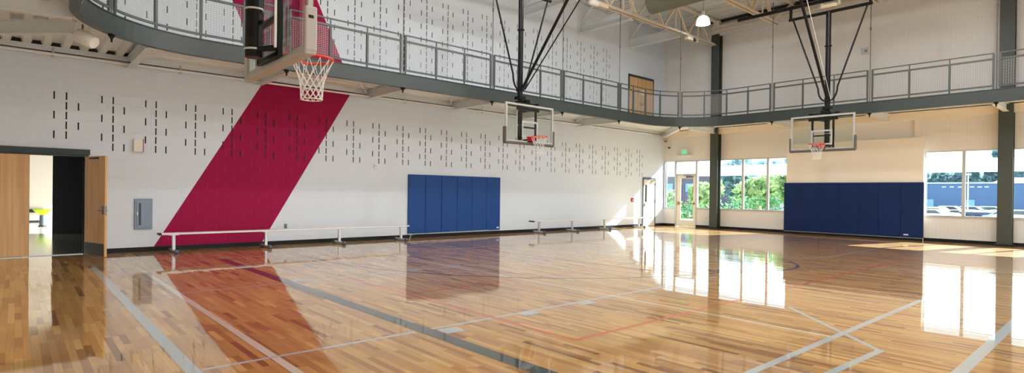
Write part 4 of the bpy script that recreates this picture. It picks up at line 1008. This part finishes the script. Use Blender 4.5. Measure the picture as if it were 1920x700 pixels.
# white canopy in front of the planting
t = thing('white_canopy', (28, 14, 0), 'long white canopy band crossing the view through all the windows', 'canopy')
m = MB(); m.box(28.0, 28.03, -12, 40, 2.50, 3.03); m.build('fascia', MAT['canopy_white_lit'], t)
for y in (-4.0, 3.45, 9.0, 15.2, 24.0, 34.0):
    m = MB(); m.tube([(28.06, y, 0), (28.06, y, 3.0)], 0.035, 8); m.build('post', MAT['far_roof'], t)
# light pole
t = thing('street_lamp', (48.5, 8.05, 0), 'thin pale light pole in front of the blue warehouse', 'street lamp')
m = MB(); m.tube([(48.5, 8.05, 0), (48.5, 8.05, 3.1)], [0.05, 0.035], 8); m.build('pole', MAT['far_roof'], t)
m = MB(); m.bbox(48.35, 48.65, 7.9, 8.2, 3.05, 3.15, 0.02); m.build('lamp_head', MAT['far_roof'], t)
# warehouse
t = thing('warehouse', (60, 6, 0), 'long hazy blue warehouse behind the parked cars', 'building')
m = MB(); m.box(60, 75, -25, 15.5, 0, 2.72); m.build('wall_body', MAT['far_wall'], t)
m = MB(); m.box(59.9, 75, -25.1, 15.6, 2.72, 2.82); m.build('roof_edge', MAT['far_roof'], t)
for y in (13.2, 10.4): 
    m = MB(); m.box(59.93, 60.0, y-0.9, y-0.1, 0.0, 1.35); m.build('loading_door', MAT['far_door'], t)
for y in (11.6, 11.05, 10.5, 9.7, 9.2, 8.75, 7.9):
    m = MB(); m.box(59.9, 60.0, y-0.15, y+0.12, 2.38, 2.48); m.build('wall_light', MAT['far_roof'], t)
m = MB(); m.prism([(5.5, 2.8), (8.6, 2.8), (8.1, 3.25), (5.5, 3.25)], 62, 64, axis='x'); m.build('roof_unit', MAT['far_roof'], t)
# brick building by the trees
t = thing('brick_building', (48, 30, 0), 'gray brown brick building behind the shrubs, seen through the glass door', 'building')
m = MB(); m.box(48, 58, 23.6, 46, 0, 3.35); m.build('wall_body', MAT['brick'], t)
for y in (25.2, 28.4, 31.4):
    m = MB(); m.box(47.94, 48.0, y-0.8, y+0.8, 1.75, 2.55); m.build('window', MAT['far_door'], t)

def car(x, y, paint, label, L_=2.2, s=0.52, tall=False):
    """parked car seen side on; length along y"""
    t = thing('car', (x, y, 0), label, 'car', 'cars parked outside')
    S = s; H = 1.45 if not tall else 1.75
    prof = [(-2.1,0.3),(-2.15,0.75),(-1.9,0.92),(-1.1,1.0),(-0.5,H),(0.9,H),(1.6,1.02),(2.1,0.95),(2.15,0.4),(2.05,0.3)]
    m = MB(); m.prism([(y+a*S, b*S) for a, b in prof], x-0.8*S, x+0.8*S, axis='x'); m.build('body', paint, t, bevel=0.03)
    m = MB(); m.prism([(y+a*S, b*S) for a, b in ((-0.95,1.03),(-0.45,H-0.07),(0.82,H-0.07),(1.4,1.03))], x-0.82*S, x+0.82*S, axis='x'); m.build('side_windows', MAT['car_glass'], t)
    for a in (-1.3, 1.3):
        for b2 in (-0.72, 0.72):
            m = MB(); m.lathe((x+b2*S-0.1*S, y+a*S, 0.33*S), [(0,0),(0.2*S,0),(0.2*S,-0.005),(0.33*S,0.0),(0.33*S,0.2*S),(0,0.2*S)], 16, axis='x'); wh = m.build('wheel', MAT['tyre'], t)
            m = MB(); m.lathe((x+b2*S-0.13*S, y+a*S, 0.33*S), [(0,0),(0.19*S,0.0),(0.19*S,0.25*S),(0,0.25*S)], 12, axis='x'); m.build('hub_cap', MAT['hub'], wh)
    return t
S1 = 0.62
car(40.4, 8.35, MAT['car_white'], 'white car nearest the navy pads in the parking view', s=0.55)
car(43.0, 8.75, MAT['car_yellow'], 'tan yellow car beside the white one in the parking view', s=0.6)
car(45.6, 7.9, MAT['car_white'], 'white low car between the tan car and the window post', s=0.5)
car(46.6, 9.3, MAT['car_blue'], 'pale blue car behind the tan car', s=0.6)
car(43.0, 5.35, MAT['car_blue'], 'pale blue car partly behind the thick column', s=0.5)
car(41.0, 4.55, MAT['car_white'], 'white car seen past the far side of the thick column', s=0.6)
for i, y in enumerate((8.6, 7.7, 6.9)):
    car(51+i*1.4, y*1.1, MAT['car_white'], ['white car in the back row, behind the pale blue car', 'white car in the back row, behind the light pole', 'white car in the back row, behind the trailer end'][i], s=0.62)
# flatbed trailer with pale pipes
t = thing('flatbed_trailer', (44.2, 6.3, 0), 'dark blue flatbed trailer with white bundles on it', 'trailer')
m = MB(); m.box(43.7, 44.7, 5.35, 7.75, 0.34, 0.62); m.build('bed', MAT['truck_dark'], t)
for y in (7.25, 6.78):
    m = MB(); m.lathe((43.62, y, 0.24), [(0,0),(0.1,0),(0.24,0.0),(0.24,0.2),(0,0.2)], 18, axis='x'); wh = m.build('wheel', MAT['tyre'], t)
    m = MB(); m.lathe((43.58, y, 0.24), [(0,0),(0.13,0.0),(0.13,0.2),(0,0.2)], 14, axis='x'); m.build('hub_cap', MAT['hub'], wh)
for y0, y1, z in ((7.0, 7.7, 0.78), (6.3, 6.95, 0.74), (5.6, 6.2, 0.80)):
    o = tag((lambda mm: mm.build('pipe_bundle', MAT['car_white'], loc=(44.1, y0, 0.62)))(MB().bbox(43.9, 44.5, y0, y1, 0.62, z, 0.03)), {7.0: 'white bundle on the trailer end over the wheels', 6.3: 'white bundle in the middle of the flatbed trailer', 5.6: 'white bundle on the trailer end near the thick column'}[y0], 'bundle', 'white bundles on the trailer')
t = thing('utility_box', (41.0, 7.16, 0), 'small white utility box between the parked cars', 'utility box')
m = MB(); m.bbox(40.85, 41.15, 7.0, 7.33, 0, 0.5, 0.02); m.build('box_body', MAT['car_white'], t)
m = MB(); m.bbox(40.83, 41.17, 6.98, 7.35, 0.5, 0.54, 0.01); m.build('lid', MAT['far_roof'], t)

# ------------------------------------------------------------------ light
sun = bpy.data.lights.new('sun', 'SUN'); sun.energy = 38.0; sun.angle = math.radians(0.6); sun.color = (1.0, 0.94, 0.84)
so = bpy.data.objects.new('sun', sun); COL.objects.link(so)
dv = Vector((-1, 0.24, -0.655)).normalized(); so.rotation_euler = dv.to_track_quat('-Z', 'Y').to_euler(); so.location = (40, -4, 20)

wd = bpy.data.worlds.new('sky'); sc.world = wd; wd.use_nodes = True; nt = wd.node_tree; N = nt.nodes
bg = N['Background']
sky = N.new('ShaderNodeTexSky'); sky.sky_type = 'NISHITA'; sky.sun_disc = False; sky.sun_elevation = math.radians(31); sky.sun_rotation = math.radians(100); sky.air_density = 1.0; sky.dust_density = 2.0; sky.ozone_density = 1.0
mixn = N.new('ShaderNodeMixRGB'); mixn.inputs['Fac'].default_value = 0.55; mixn.inputs['Color2'].default_value = (5.2, 5.6, 6.0, 1)
nt.links.new(sky.outputs[0], mixn.inputs['Color1']); nt.links.new(mixn.outputs[0], bg.inputs['Color'])
bg.inputs['Strength'].default_value = 0.48

# ------------------------------------------------------------------ camera
cam = bpy.data.cameras.new('camera'); co = bpy.data.objects.new('camera', cam); COL.objects.link(co)
yaw, pitch, roll, FPX, CYP = 8.46639135e-01, -4.20255806e-03, 1.24554574e-02, 1052.22539, 366.307
fw = Vector((math.cos(yaw)*math.cos(pitch), math.sin(yaw)*math.cos(pitch), math.sin(pitch)))
rt = Vector((math.sin(yaw), -math.cos(yaw), 0)); up = rt.cross(fw)
r2 = rt*math.cos(roll)+up*math.sin(roll); u2 = -rt*math.sin(roll)+up*math.cos(roll)
M4 = Matrix(((r2.x, u2.x, -fw.x, 0.0), (r2.y, u2.y, -fw.y, 0.0), (r2.z, u2.z, -fw.z, 1.46), (0, 0, 0, 1)))
co.matrix_world = M4
cam.sensor_fit = 'HORIZONTAL'; cam.sensor_width = 36.0; cam.lens = FPX/1920*36.0; cam.shift_y = (CYP-350)/1920; cam.clip_start = 0.05; cam.clip_end = 500
sc.camera = co

sc.view_settings.view_transform = 'Standard'; sc.view_settings.look = 'None'; sc.view_settings.exposure = -0.12
try:
    cy = sc.cycles; cy.use_denoising = True; cy.max_bounces = 10; cy.diffuse_bounces = 5; cy.glossy_bounces = 4; cy.transparent_max_bounces = 16; cy.sample_clamp_indirect = 12; cy.blur_glossy = 0.15
except Exception: pass
